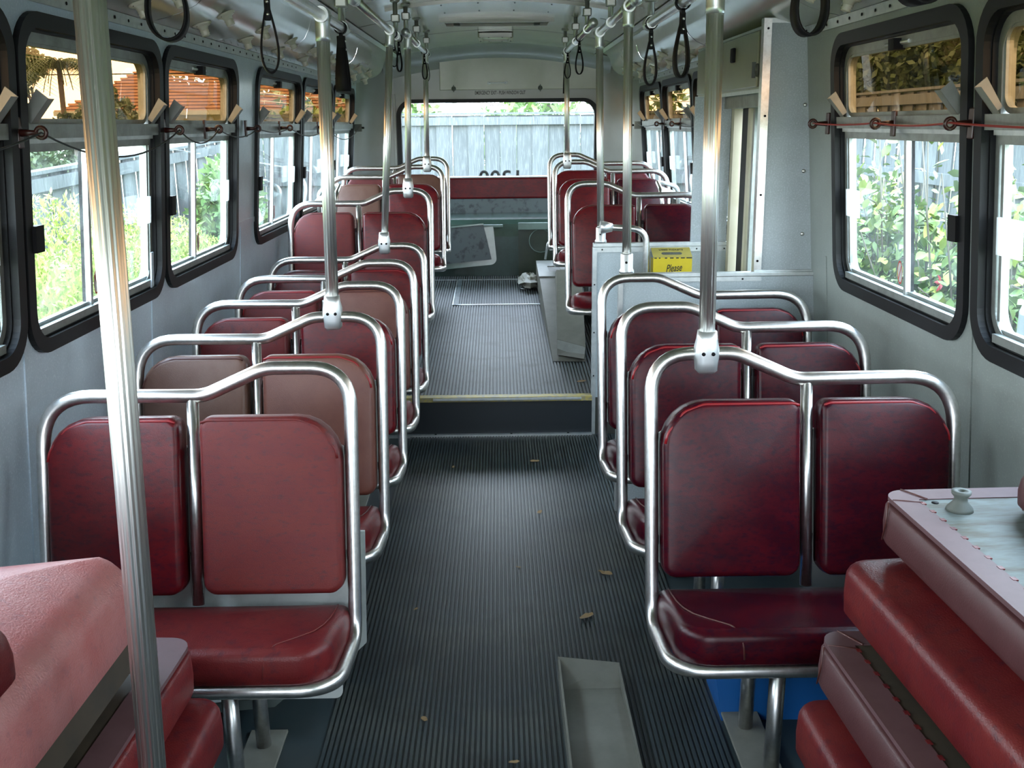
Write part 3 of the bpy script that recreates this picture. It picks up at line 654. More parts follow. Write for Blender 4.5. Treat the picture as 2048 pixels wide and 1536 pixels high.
k_.build('dome_screw', M['steel'], tp)
# overhead door engine locker
lo = empty('door_gear_locker', (1.03, 4.68, 1.72)); tag(lo, 'olive cream locker above the exit door with a latch and lock', 'cabinet')
MB().box(0.0, 0.16, -0.66, 0.66, 0.0, 0.235).build('body', M['olive'], lo)
MB().box(-0.010, 0.0, -0.58, 0.64, 0.012, 0.222, bev=0.003).build('door', M['olive'], lo)
MB().box(-0.004, 0.012, -0.655, 0.655, -0.010, 0.004).build('lower_edge', M['alu'], lo)
MB().box(-0.006, 0.0, -0.655, 0.655, 0.226, 0.236).build('upper_edge', M['alu'], lo)
lt = MB().lathe([(0.026, 0), (0.024, 0.006), (0.010, 0.012)], (0, 0, 0), 14).build('wing_latch', M['bobbin'], lo, loc=(-0.009, -0.585, 0.075), rot=(0, -PI / 2, 0))
MB().box(-0.03, 0.03, -0.004, 0.004, 0.008, 0.022).build('wing', M['bobbin'], lt)
MB().box(-0.024, -0.008, -0.20, -0.155, 0.125, 0.185, bev=0.005).build('lock', M['black'], lo)
# door opening posts and folded leaf
dr = empty('door_1', (0, 0, 0)); tag(dr, 'folding rear exit door with cream post and dark rubber edges', kind='structure')
MB().box(1.150, 1.215, 5.02, 5.075, -0.2, 1.72).build('cream_post', M['cream'], dr)
MB().box(0.97, 1.150, 5.085, 5.10, 1.012, 1.72).build('return_panel', M['panel'], dr)
MB().box(1.19, 1.207, 4.93, 4.97, -0.2, 1.70, bev=0.003).build('chrome_post', M['steel'], dr)
MB().box(1.165, 1.19, 4.80, 4.915, -0.2, 1.66, bev=0.004).build('rubber_edge', M['rubber'], dr)
MB().box(1.150, 1.168, 4.70, 4.745, -0.2, 1.66, bev=0.003).build('leaf_stile', M['cream'], dr)
MB().box(1.160, 1.175, 4.655, 4.69, -0.2, 1.66).build('leaf_stile', M['alud'], dr)
MB().box(1.22, 1.25, 4.14, 4.65, -0.2, 0.72).build('leaf_panel', M['alud'], dr)
MB().box(1.22, 1.25, 4.14, 4.65, 1.60, 1.70).build('leaf_rail', M['alud'], dr)
MB().box(1.233, 1.237, 4.14, 4.65, 0.72, 1.60).build('glass_pane', M['glass'], dr)
MB().box(1.10, 1.27, 4.06, 5.02, 1.66, 1.72).build('header', M['alud'], dr)
k_ = MB()
for z in (1.55, 1.35, 1.15, 1.04):
    k_.lathe([(0.007, 0), (0.007, 0.012)], (0, 0, 0), 8, mtx=Matrix.Translation((1.183, 4.80, z)) @ Matrix.Rotation(PI / 2, 4, 'X'))
k_.build('rubber_stud', M['black'], dr)
tag(MB().box(0.487, 1.33, 3.99, 5.075, -0.5, -0.12).build('floor_step_well', M['floorr']), 'exit step well', kind='structure')
# yellow used ticket box
yb_ = empty('ticket_box', (0.865, 4.985, 0.94)); tag(yb_, 'yellow metal ticket box lettered Please with an oval slot on top', 'box')
plate([rrect(-0.098, 0.098, 0.0, 0.09, 0.004, 3), rrect(-0.052, 0.052, 0.022, 0.048, 0.0125, 6)], (0, 0.002), lambda u, v, d: (u, -0.0 + v, 0.006 + v * 0.42 + d), 'lid', M['yboxt'], yb_)
MB().box(-0.097, 0.097, -0.001, 0.0, -0.22, 0.006).box(-0.097, -0.096, 0, 0.088, -0.22, 0.0).box(0.096, 0.097, 0, 0.088, -0.22, 0.0).box(-0.097, 0.097, 0.0, 0.088, -0.22, -0.219).build('body', M['ybox'], yb_)
mb = MB()
for (a, b_) in ((-0.092, -0.080), (-0.070, -0.062), (-0.040, -0.028), (-0.014, 0.004), (0.016, 0.030), (0.040, 0.060), (0.068, 0.096)): mb.box(a, b_, -0.003, 0.001, 0.001, 0.006)
mb.build('chipped_edge', M['ink'], yb_)
text_mesh('script_lettering', 'Please', 0.052, M['ink'], Matrix.Translation((0.005, -0.0015, -0.048)) @ Matrix.Rotation(-0.08, 4, 'Y') @ RX, yb_, sx=0.62, shear=0.45, bold=0.0004)
text_mesh('lid_lettering', 'USED TICKETS', 0.018, M['ink'], Matrix.Translation((0.0, 0.066, 0.006 + 0.066 * 0.42 + 0.0025)) @ Matrix.Rotation(0.40, 4, 'X'), yb_, sx=1.05)
# curved stairwell grab rail
gr_ = empty('grab_rail', (0, 0, 0)); tag(gr_, 'short curved metal grab rail bending down beside the yellow ticket box', 'handrail')
MB().tube(fillet([(0.53, 5.03, 1.095), (0.735, 5.02, 1.085), (0.745, 5.0, 0.30)], 0.085, seg=10), 0.0165, 12).build('rail', M['steel'], gr_)
MB().tube([(0.505, 5.03, 1.095), (0.53, 5.03, 1.095), (0.565, 5.03, 1.093)], 0.02, 14, rs=[0.034, 0.030, 0.021]).build('socket', M['castal'], gr_)

# ================================================================== RAILS, POLES, STRAPS
def hanger(par, x, y, z):
    h_ = MB().tube([(x, y, z), (x, y, archz(x))], 0.012, 10).build('hanger_rod', M['fit'], par)
    MB().box(x - 0.022, x + 0.022, y - 0.018, y + 0.018, z + 0.065, z + 0.105, bev=0.006).build('hanger_block', M['fit'], h_)
    MB().lathe([(0.026, 0), (0.024, -0.008), (0.014, -0.014)], (x, y, archz(x) + 0.001), 12).build('ceiling_flange', M['fit'], h_)
    MB().tube([(x, y - 0.022, z), (x, y + 0.022, z)], 0.022, 14).build('rail_clip', M['castal'], h_)
def rail(x, y0, y1, z, hangers, label, ends=(True, True), z2=None):
    z2 = z if z2 is None else z2
    r = empty('overhead_rail', (0, 0, 0)); tag(r, label, 'handrail', 'overhead rails')
    MB().tube([(x, y0, z), (x, y1, z2)], 0.0165, 14).build('rail', M['steel'], r)
    if ends[1]: link(ball((x, y1, z2), 0.024).mesh('end_ball', M['castal']), 'end_ball', None, r)
    if ends[0]: link(ball((x, y0, z), 0.024).mesh('end_ball', M['castal']), 'end_ball', None, r)
    for y in hangers:
        hanger(r, x, y, z + (z2 - z) * (y - y0) / (y1 - y0))
    return r
rail(-0.525, -0.3, 3.63, 1.92, (0.6, 2.0, 3.60), 'front overhead rail above the left seats', (False, True))
rail(-0.52, 3.85, 5.62, 2.045, (3.9, 5.45), 'middle overhead rail above the left seats')
rail(-0.485, 5.62, 7.28, 2.075, (5.66, 6.4, 7.26), 'rearmost overhead rail above the left seats')
rail(0.515, -0.3, 3.57, 1.922, (0.6, 2.0, 3.53), 'front overhead rail above the right seats', (False, True))
rail(0.495, 3.72, 5.15, 2.022, (3.76, 4.6), 'middle overhead rail above the exit step well')
rail(0.47, 5.15, 7.28, 2.072, (5.5, 6.3, 7.26), 'rearmost overhead rail above the right seats')
def pole(name_label, bot, top, r=0.0175, base='clamp', flutes=14):
    e = empty('grab_pole', bot); tag(e, name_label, 'pole', 'vertical grab poles')
    b0 = Vector((0, 0, 0)); t0 = Vector(top) - Vector(bot); u = t0.normalized()
    MB().tube([b0, t0], r, flutes=flutes).build('pole', M['flute'], e)
    if base == 'clamp':
        c_ = MB().add(*_clamp()).build('clamp', M['castal'], e)
        for sx in (-1, 1): MB().lathe([(0.005, 0), (0.005, 0.003)], (0, 0, 0), 10, mtx=Matrix.Translation((sx * 0.0125, -0.0255, 0.006)) @ Matrix.Rotation(PI / 2, 4, 'X')).build('screw', M['black'], c_)
    elif base == 'socket':
        c_ = MB().lathe([(0.030, -0.0), (0.030, 0.010), (0.025, 0.018), (0.025, 0.075), (0.021, 0.080)], (0, 0, 0), 16).build('socket', M['castal'], e)
        MB().lathe([(0.005, 0), (0.005, 0.003)], (0, 0, 0), 10, mtx=Matrix.Translation((-0.005, -0.025, 0.045)) @ Matrix.Rotation(PI / 2, 4, 'X')).build('screw', M['black'], c_)
    if base != 'floor':
        mb = MB(); mb.tube([t0 - u * 0.075, t0 - u * 0.06, t0 - u * 0.02, t0], r, 18, rs=[0.0225, 0.022, 0.022, 0.030])
        f_ = mb.build('tee_fitting', M['castal'], e)
        MB().tube([t0 + Vector((0, -0.034, 0)), t0 + Vector((0, 0.034, 0))], 0.0235, 16).build('fitting_sleeve', M['castal'], f_)
    return e
def _clamp():
    # tapering cast saddle clamp: (half width, half depth, z)
    P = [(0.0235, 0.021, 0.062), (0.026, 0.024, 0.040), (0.0305, 0.0265, 0.020), (0.031, 0.0265, -0.004), (0.029, 0.0255, -0.018), (0.0275, 0.0255, -0.040), (0.020, 0.018, -0.048)]
    n = 20; vs = []; fs = []
    for (a, b_, z) in P:
        for k in range(n):
            t = 2 * PI * k / n; c, s_ = math.cos(t), math.sin(t)
            q = 1.0 / (abs(c) ** 4 + abs(s_) ** 4) ** 0.25
            vs.append((a * c * q, b_ * s_ * q, z))
    for i in range(len(P) - 1):
        for k in range(n): fs.append((i * n + k, i * n + (k + 1) % n, (i + 1) * n + (k + 1) % n, (i + 1) * n + k))
    fs.append(tuple(range(n))); fs.append(tuple((len(P) - 1) * n + k for k in range(n))[::-1])
    return vs, fs, True
pole('tall fluted floor-to-ceiling pole nearest the camera on the left', (-0.575, 1.38, 0.0), (-0.512, 1.38, 2.20), 0.0205, 'floor', 16)
pole('grab pole clamped on the second left seat rail', (-0.543, 3.2, 1.008), (-0.525, 3.2, 1.922), r=0.0205)
pole('grab pole clamped on the fifth left seat rail', (-0.590, 5.15, 1.008), (-0.520, 5.15, 2.045))
pole('grab pole clamped on the left seat rail just past the step', (-0.512, 5.75, 1.248), (-0.485, 5.75, 2.075))
pole('thin looking grab pole clamped on the left seat rail before the last seat', (-0.495, 7.1, 1.330), (-0.485, 7.1, 2.075))
pole('grab pole clamped on the nearest right seat rail', (0.528, 2.5, 1.022), (0.515, 2.5, 1.922), r=0.0205)
pole('grab pole standing on the screen in front of the exit steps', (0.507, 3.98, 1.018), (0.495, 3.98, 2.022), base='socket')
pole('grab pole standing on the screen behind the exit steps', (0.514, 5.09, 1.012), (0.495, 5.09, 2.022), base='socket')
pole('grab pole clamped on the right seat rail before the last seat', (0.477, 7.1, 1.342), (0.470, 7.1, 2.072))
# pole top flange for the floor-to-ceiling pole
# ---- hanging straps
def strap(x, y, z, rz, width=0.040, length=0.195, w2=0.030, label='', grp='hanging straps'):
    e = empty('hand_strap', (x, y, z), rz); tag(e, label, 'hand strap')
    n = 44; ctr = []
    for k in range(n + 1):
        t = k / n; a = -PI / 2 + 2 * PI * t      # starts bottom, around
        # teardrop: narrow at the top, round below
        zz = -length + 0.5 * (length - 0.045) * (1 + math.sin(a))
        prog = (zz + length) / (length - 0.045)
        wv = w2 * math.cos(a) * (1.0 - 0.80 * prog ** 1.2) if True else 0
        ctr.append(Vector((wv, 0, zz)))
    vs = []; fs = []; hw_ = width / 2; th = 0.0022
    for i, p in enumerate(ctr):
        a = ctr[max(0, i - 1)]; c = ctr[min(n, i + 1)]; t = (c - a).normalized(); nn = Vector((t.z, 0, -t.x))
        prog = (p.z + length) / (length - 0.045); h2 = hw_ * (1 - 0.45 * prog)
        for (sy, sn) in ((-h2, -th), (h2, -th), (h2, th), (-h2, th)): vs.append(p + nn * sn + Vector((0, sy, 0)))
    for i in range(n):
        for k in range(4): fs.append((i * 4 + k, i * 4 + (k + 1) % 4, (i + 1) * 4 + (k + 1) % 4, (i + 1) * 4 + k))
    MB().add(vs, fs, True).build('strap_loop', M['strap'], e)
    nk = MB().box(-0.007, 0.007, -hw_ * 0.55, hw_ * 0.55, -0.085, -0.028, bev=0.002).build('strap_neck', M['strap'], e)
    rv_ = MB()
    for zz in (-0.045, -0.072): rv_.lathe([(0.004, 0), (0.003, 0.003)], (0, 0, 0), 8, mtx=Matrix.Translation((0, -hw_ * 0.55, zz)) @ Matrix.Rotation(PI / 2, 4, 'X'))
    rv_.build('rivet', M['steel'], nk)
    pts = [(0.0225 * math.cos(2 * PI * k / 16), 0, 0.0225 * math.sin(2 * PI * k / 16)) for k in range(16)]
    mb = MB(); n2 = 16
    for k in range(16):
        a, b2 = 2 * PI * k / 16, 2 * PI * (k + 1) / 16
        r1, r2 = 0.0178, 0.0215
        mb.add([(r_ * math.cos(t), y_, r_ * math.sin(t) - 0.002) for t in (a, b2) for r_ in (r1, r2) for y_ in (-0.012, 0.012)], [(0, 1, 5, 4), (2, 6, 7, 3), (0, 4, 6, 2), (1, 3, 7, 5)])
    mb.box(-0.005, 0.005, -0.012, 0.012, -0.032, -0.018)
    # the hanging ring wraps round the rail (axis along the rail), so undo the strap's own turn
    rg = mb.build('rail_loop', M['strap'], e, rot=(0, 0, -rz))
    return e
strap(-0.525, 1.70, 1.92, 0.15, 0.042, 0.185, 0.040, 'large open black hand strap, nearest one hanging on the left')
strap(-0.525, 2.44, 1.92, 0.25, 0.030, 0.20, 0.026, 'black teardrop hand strap in front of the second left window')
strap(-0.525, 3.56, 1.92, PI / 2 - 0.1, 0.050, 0.205, 0.022, 'wide flat-on black hand strap at the end of the front left rail')
strap(-0.52, 5.30, 2.045, 0.2, 0.020, 0.16, 0.024, 'thin dark hand strap beside the pole past the step, nearer one')
strap(-0.52, 5.58, 2.045, 0.6, 0.015, 0.17, 0.020, 'thin dark hand strap just right of the pole past the step')
strap(-0.485, 7.0, 2.075, 0.3, 0.020, 0.18, 0.022, 'doubled dark hand strap at the last pole on the left')
strap(-0.485, 7.24, 2.075, 0.1, 0.015, 0.185, 0.022, 'thin dark hand strap at the far end of the rearmost left rail')
strap(0.515, 2.93, 1.922, 0.2, 0.030, 0.20, 0.026, 'black teardrop hand strap beside the nearest right pole')
strap(0.515, 3.52, 1.922, 0.15, 0.020, 0.20, 0.028, 'thin black hand strap at the end of the front right rail')
strap(0.515, 1.74, 1.922, 0.15, 0.030, 0.185, 0.036, 'open black hand strap hanging before the tall grey panel')
strap(0.515, 1.29, 1.922, 0.15, 0.034, 0.185, 0.040, 'black hand strap loop nearest the camera at the right, its bottom only')
strap(0.47, 6.0, 2.072, 0.3, 0.018, 0.20, 0.030, 'thin dark hand strap halfway along the rearmost right rail')
strap(0.47, 7.0, 2.072, 0.2, 0.016, 0.18, 0.026, 'thin dark hand strap on the right beside the last pole')
strap(0.47, 7.22, 2.072, PI / 2, 0.035, 0.27, 0.014, 'long edge-on black hand strap left of the last right pole')

# ---- bell cords and guides
ORD = ['nearest', 'second', 'third', 'fourth', 'fifth', 'sixth', 'seventh', 'eighth', 'ninth', 'tenth', 'eleventh', 'twelfth', 'thirteenth']
def guide(s, y, material, z=1.590, off=0.0):
    g = empty('cord_guide', (s * (xw(z) - 0.012 + off), y, z))
    NM = ORD[(GL if s < 0 else GR).index(y)]
    tag(g, '%s dark eyelet cord guide from the camera along the %s windows' % (NM, 'left' if s < 0 else 'right'), 'cord guide', 'bell cord guides on the %s wall' % ('left' if s < 0 else 'right'))
    MB().box(-0.005, 0.005, -0.014, 0.014, -0.038, 0.038, bev=0.003).build('plate', material, g)
    MB().tube([(0, 0, 0), (-s * 0.045, 0, 0)], 0.007, 8, rs=[0.010, 0.006]).build('arm', material, g)
    pts = [(-s * (0.058), 0.013 * math.cos(2 * PI * k / 14), 0.013 * math.sin(2 * PI * k / 14)) for k in range(14)]
    MB().tube([(-s * 0.055 + 0.013 * math.cos(2 * PI * k / 14), 0, 0.013 * math.sin(2 * PI * k / 14)) for k in range(14)], 0.0055, 8, closed=True).build('eyelet', material, g)
    return g
GL = [1.47, 2.583, 3.70, 4.22, 4.90, 5.66, 6.85]
GR = [1.47, 2.585, 3.10, 3.72, 6.75, 7.40]
for y in GL: guide(-1, y, M['bake'])
for y in GR: guide(1, y, M['bake'])
def cord(s, ys, sags, material, z, label, rad=0.0028):
    pts = []; x = lambda zz: s * (xw(1.59) - 0.067)
    for i in range(len(ys) - 1):
        for k in range(14):
            t = k / 14; pts.append((x(0), ys[i] + (ys[i + 1] - ys[i]) * t, z - 4 * sags[i] * t * (1 - t)))
    pts.append((x(0), ys[-1], z))
    tag(MB().tube(pts, rad, 8).build('bell_cord', material), label, 'cord')
cord(-1, [0.4] + GL + [8.5], [0.10, 0.055, 0.075, 0.05, 0.035, 0.02, 0.05, 0.09, 0.06][:8], M['cordg'], 1.590, 'thin dark green bell cord sagging along the left windows')
cord(1, [0.4, 1.47, 2.585, 3.10, 3.72], [0.02, 0.012, 0.008, 0.006], M['cordr'], 1.592, 'thin red bell cord stretched along the right windows')
cord(1, [5.36, 6.75, 7.40, 8.5], [0.02, 0.01, 0.02], M['cordg'], 1.592, 'thin dark bell cord along the rear right windows')
for s in (-1, 1):
    bx_ = empty('cord_switch', (s * 1.165, 8.62, 1.58)); tag(bx_, 'small %s switch box ending the bell cord, %s rear corner' % (('dark', 'left') if s < 0 else ('pale', 'right')), 'switch')
    MB().box(-0.03, 0.03, -0.02, 0.02, -0.03, 0.03, bev=0.004).build('box', M['bobbin'] if s < 0 else M['offwhite'], bx_)
    MB().tube([(-s * 0.03, 0, 0), (-s * 0.05, 0, 0)], 0.008, 10).build('plunger', M['black'], bx_)

# ================================================================== SEATS
def yl(z): return -(1.0 - z) * 0.20
TR = 0.0178
def seat_proto(s, aw, mats, shell_low=False):
    """s side, lx from the aisle post; mats = (wall cushion, aisle cushion, seat cushion, piping wall, piping aisle)"""
    e = empty('double_seat')
    W_ = 0.79
    P = [((s * 0.40, -0.455, 0.350), 0), ((0, -0.455, 0.350), 0.10), ((0, yl(0.31), 0.308), 0.07), ((0, yl(1.0), 1.0), 0.15), ((s * 0.22, yl(1.0), 1.0), 0.13), ((s * 0.375, yl(0.935), 0.932), 0.13),
         ((s * W_, yl(0.935), 0.935), 0.13), ((s * W_, yl(0.31), 0.308), 0.07), ((s * W_, -0.455, 0.350), 0.10)]
    fr = MB().tube(fillet(P, 0.1, closed=True, seg=9), TR, 14, closed=True).build('frame', M['steel'], e)
    MB().tube([(s * 0.405, yl(0.93), 0.925), (s * 0.405, yl(0.40), 0.40)], 0.0155, 12).build('center_post', M['steel'], e)
    # backrest pads
    dirv = Vector((0, 0.20, 1.0)).normalized(); nrm = Vector((0, -1.0, 0.20)).normalized()
    def bm_(u, v, w): return Vector((s * u, yl(0.0), 0)) + dirv * (v / dirv.z) + nrm * (w - 0.030)
    for (a, b_, mt, pm, rr) in ((0.432, 0.768, mats[0], mats[3], (0.035, 0.035, 0.115, 0.03)), (0.024, 0.380, mats[1], mats[4], (0.035, 0.035, 0.03, 0.115))):
        ol = rrect(a, b_, 0.432, 0.882, rr, 6)
        c_ = cushion(ol, 0.074, 0.010, 0.017, bm_).build('backrest', mt, e)
        # piped top seam, from the outer side over the top to the inner corner
        if a < 0.2: seam = [(a + 0.006, 0.775), (a + 0.012, 0.800), (a + 0.055, 0.855), (a + 0.105, 0.873), (b_ - 0.02, 0.873), (b_ - 0.006, 0.868)]
        else: seam = [(b_ - 0.006, 0.775), (b_ - 0.012, 0.800), (b_ - 0.055, 0.855), (b_ - 0.105, 0.873), (a + 0.02, 0.873), (a + 0.006, 0.868)]
        MB().tube(fillet([bm_(u, v, 0.0715) for u, v in seam], 0.04, seg=5), 0.0036, 8).build('piping', pm, c_)
        MB().tube([bm_(u, 0.434, 0.030) for u in (a + 0.03, (a + b_) / 2, b_ - 0.03)], 0.003, 6).build('piping', pm, c_)
    # pale shell behind the pads
    plate([rrect(0.016, W_ - 0.016, 0.445 if not shell_low else 0.24, 0.80, 0.03, 4)], (-0.030, -0.024), lambda u, v, d: bm_(u, v, d + 0.001), 'back_shell', M['shell'], e)
    if shell_low:
        plate([rrect(0.012, 0.55, 0.232, 0.31, (0.02, 0.0, 0.0, 0.0), 5)], (0, 0.004), lambda u, v, d: (s * u, -0.30 + d, v), 'seat_pan_lip', M['shell'], e)
    # little hinge brackets between pads and tubes
    hb_ = MB()
    for z in (0.52, 0.79):
        for u in (0.012, 0.392, 0.418, 0.778): 
            p = bm_(u, z, 0.006); hb_.box(p.x - 0.010, p.x + 0.010, p.y - 0.006, p.y + 0.006, p.z - 0.012, p.z + 0.012)
    hb_.build('pad_brackets', M['rubber'], e)['kind'] = 'stuff'
    # seat pad
    def sm_(u, v, w): return Vector((s * u, v, 0.366 - 0.070 * (v + 0.455) / 0.36 + w))
    ol = rrect(0.012, W_ - 0.012, -0.470, -0.085, (0.085, 0.085, 0.03, 0.03), 6)
    c_ = cushion(ol, 0.088, 0.016, 0.028, sm_).build('seat_pad', mats[2], e)
    dm = lambda u, v: 0.088 + 0.0176 * max(0, 1 - abs((u - 0.395) / 0.383) ** 2.4) * max(0, 1 - abs((v + 0.2775) / 0.1925) ** 2.4) + 0.0008
    cs = [(u, v, dm(u, v)) for u, v in ((0.046, -0.11), (0.045, -0.17), (0.046, -0.23), (0.052, -0.29), (0.066, -0.34), (0.090, -0.38), (0.115, -0.41), (0.138, -0.435))] + [(0.152, -0.460, 0.078), (0.157, -0.4725, 0.052), (0.160, -0.4735, 0.020)]
    MB().tube(fillet([sm_(*p) for p in cs], 0.04, seg=4), 0.0022, 6).build('corner_seam', mats[4] if mats[4] is not M['pipe'] else M['piped'], c_)
    # legs and floor plate
    for y in (-0.42, -0.17):
        MB().tube([(s * 0.255, y, 0.345 if y < -0.3 else 0.30), (s * 0.255, y + 0.01, 0.008)], 0.019, 12).build('leg', M['steel'], e)
    MB().box(s * 0.255 - 0.05, s * 0.255 + 0.05, -0.48, -0.09, 0.0, 0.009, bev=0.002).build('foot_plate', M['greyplate'], e)
    MB().box(min(s * 0.80, s * 0.90), max(s * 0.80, s * 0.90), -0.44, -0.14, 0.285, 0.305).build('wall_bracket', M['alud'], e)
    return e
def seats(s, rows):
    for (y, z, mats, label, low) in rows:
        e = seat_proto(s, 0.39, [M[k] for k in mats], low); e.location = (s * 0.388, y, z)
        tag(e, label, 'bus seat', 'double seats on the %s' % ('left' if s < 0 else 'right'))
seats(-1, [
    (2.50, 0.0, ('red', 'redl', 'redf', 'pipe', 'redl'), 'nearest left double seat, glossy dark red window pad and matte brick red aisle pad', True),
    (3.20, 0.0, ('brown', 'brownr', 'redf', 'piped', 'pipe'), 'left double seat with two taupe brown backrest pads and a grab pole on its rail', False),
    (3.85, 0.0, ('redf', 'red', 'redf', 'pipe', 'pipe'), 'left double seat directly behind the brown-backed one', False),
    (4.50, 0.0, ('redl', 'brownr', 'redf', 'pipe', 'piped'), 'fourth left double seat, reddish brown aisle pad, no pole on its rail', False),
    (5.15, 0.0, ('red', 'red', 'red', 'piped', 'pipe'), 'fifth left double seat at the step, grab pole clamped on its rail', False),
    (5.75, 0.240, ('redl', 'red', 'red', 'piped', 'piped'), 'first left double seat on the raised floor with tall pads', False),
    (7.10, 0.318, ('brown', 'red', 'red', 'brown', 'piped'), 'left double seat with one scratched brown window pad, raised floor', False),
    (7.80, 0.350, ('redl', 'brown', 'red', 'piped', 'piped'), 'rearmost left double seat by the back window, dark brown aisle pad', False)])
seats(1, [
    (2.52, 0.020, ('redr', 'redr', 'redr', 'pipe', 'pipe'), 'nearest right double seat, burgundy, grab pole clamped on its rail', False),
    (3.17, 0.025, ('redr', 'redr', 'redr', 'pipe', 'pipe'), 'second right double seat in burgundy with red piping', False),
    (3.80, 0.025, ('redr', 'redr', 'redr', 'pipe', 'pipe'), 'third right double seat against the grey screen of the exit', False),
    (5.75, 0.268, ('redr', 'red', 'red', 'piped', 'piped'), 'first right double seat behind the exit, crimson pads', False),
    (7.10, 0.340, ('redr', 'red', 'red', 'piped', 'piped'), 'middle right double seat on the raised floor', False),
    (7.80, 0.368, ('red', 'red', 'red', 'piped', 'piped'), 'rearmost right double seat by the back window', False)])

# ================================================================== REAR BENCH AREA
eb = empty('engine_cover', (0, 8.30, 0)); tag(eb, 'glossy teal engine cover across the back with rounded top edge', 'engine cover')
pr = [(0, 0.375), (0.0, 0.70), (0.02, 0.80), (0.06, 0.835), (0.12, 0.845), (0.60, 0.845), (0.60, 0.385)]
MB().prism(pr, 'x', -1.26, 1.26).build('cover', M['teal'], eb)
MB().box(-0.19, 0.03, -0.012, 0.012, 0.775, 0.80, bev=0.006).build('top_lip', M['tealp'], eb)
bb = empty('rear_bench_back', (0, 8.93, 0)); tag(bb, 'dark red vinyl rear bench backrest with pale top edge', 'bench backrest')
MB().box(-1.05, 1.05, -0.03, 0.06, 0.965, 1.148, bev=0.015).build('pad', M['red'], bb)
MB().box(-1.05, 1.05, -0.035, 0.09, 1.146, 1.156, bev=0.003).build('edge_strip', M['label'], bb)
MB().box(-1.10, 1.10, -0.01, 0.05, 0.80, 0.965).build('lower_board', M['slate'], bb)
# tilted flap leaning on the engine cover: inner plate with a pale border
fl = empty('leaning_plate', (-0.28, 8.27, 0.61)); fl.rotation_euler = (-0.10, -0.09, 0)
tag(fl, 'tilted grey green plate with a pale border leaning on the engine cover', 'metal plate')
plate([rrect(-0.32, 0.245, -0.155, 0.155, (0.0, 0.05, 0.01, 0), 6)], (0.0, 0.008), lambda u, v, d: (u - 0.0 * v, d, v), 'border_plate', M['tealp'], fl)
plate([[(-0.32, -0.112), (0.205, -0.112), (0.165, 0.180), (-0.32, 0.180)]], (-0.012, 0.0), lambda u, v, d: (u, d, v), 'inner_plate', M['slate'], fl)
MB().box(-0.32, 0.168, -0.02, 0.0, 0.176, 0.188).build('plate_lip', M['tealp'], fl)
fp = empty('hatch_plate', (0.34, 8.28, 0.58)); tag(fp, 'dark olive hatch plate with a large ring on the engine cover', 'metal plate')
plate([rrect(-0.185, 0.30, -0.22, 0.215, 0.01, 4)], (0.0, 0.012), lambda u, v, d: (u, d, v), 'plate', M['oliveplate'], fp)
MB().box(-0.185, 0.30, -0.016, 0.010, 0.175, 0.235, bev=0.006).build('top_fold', M['tealp'], fp)
MB().tube([(0.0 + 0.095 * math.cos(2 * PI * k / 28), -0.004, 0.085 + 0.095 * math.sin(2 * PI * k / 28)) for k in range(28)], 0.003, 6, closed=True).build('ring', M['tealp'], fp)
# floor hatch with metal frame
fh = empty('floor_hatch', (0, 0, 0)); tag(fh, 'floor hatch outlined by pale metal strips with a small pull ring', 'floor hatch')
def zr(y): return 0.205 + 0.052 * (y - YSTEP) + 0.0045
def fstrip(x0, x1, y0, y1, m_=None, nm='frame_strip', h_=0.003):
    MB().add([(x, y, zr(y) + d) for x in (x0, x1) for y in (y0, y1) for d in (0, h_)], [(0, 1, 3, 2), (4, 6, 7, 5), (0, 4, 5, 1), (2, 3, 7, 6), (1, 5, 7, 3), (0, 2, 6, 4)]).build(nm, m_ or M['alu'], fh)
fstrip(-0.325, 0.30, 7.22, 7.24); fstrip(-0.62, 0.34, 8.12, 8.145)
fstrip(-0.345, -0.305, 7.22, 8.12, M['slate']); fstrip(-0.352, -0.335, 7.22, 8.12); fstrip(0.295, 0.315, 7.22, 8.12)
MB().tube([(0.195 + 0.035 * math.cos(2 * PI * k / 16), 7.78 + 0.055 * math.sin(2 * PI * k / 16), zr(7.78) + 0.004) for k in range(16)], 0.003, 6, closed=True).build('pull_ring', M['alu'], fh)
MB().lathe([(0.028, 0), (0.028, 0.003)], (0.195, 7.78, zr(7.78)), 12).build('pull_cup', M['black'], fh)
# loose duct covers on the rear floor beside the aisle
d1 = empty('duct_cover', (0, 0, 0)); tag(d1, 'long grey duct cover with a square cut-out lying along the rear aisle', 'duct cover')
A, B = (0.305, 5.73), (0.315, 7.95)
v_ = [(0.305, 5.73, 0.245), (0.50, 5.71, 0.245), (0.29, 7.2, 0.325), (0.52, 7.2, 0.325), (0.305, 5.74, 0.265), (0.50, 5.72, 0.262), (0.285, 7.15, 0.53), (0.52, 7.15, 0.53), (0.29, 7.25, 0.53), (0.52, 7.25, 0.53)]
MB().add([v_[0], v_[1], v_[7], v_[6], v_[2], v_[3]], [(0, 1, 2, 3), (0, 3, 4), (1, 5, 2), (0, 4, 5, 1), (3, 2, 5, 4)]).build('sloping_face', M['greyplate'], d1)
plate([[(0.28, 7.15), (0.56, 7.15), (0.54, 8.0), (0.29, 8.0)], [(0.365, 7.38), (0.455, 7.38), (0.455, 7.68), (0.365, 7.68)]], (0.0, 0.006), lambda u, v, d: (u, v, 0.532 + d), 'top_face', M['offwhite'], d1)
MB().box(0.365, 0.455, 7.38, 7.68, 0.46, 0.47).build('cutout_bottom', M['black'], d1)
MB().box(0.29, 0.54, 7.25, 7.98, 0.36, 0.531).build('box_body', M['greyplate'], d1)
d2 = empty('duct_cover', (0, 0, 0)); tag(d2, 'shorter bent grey cover leaning against the seat leg behind the exit screen', 'duct cover')
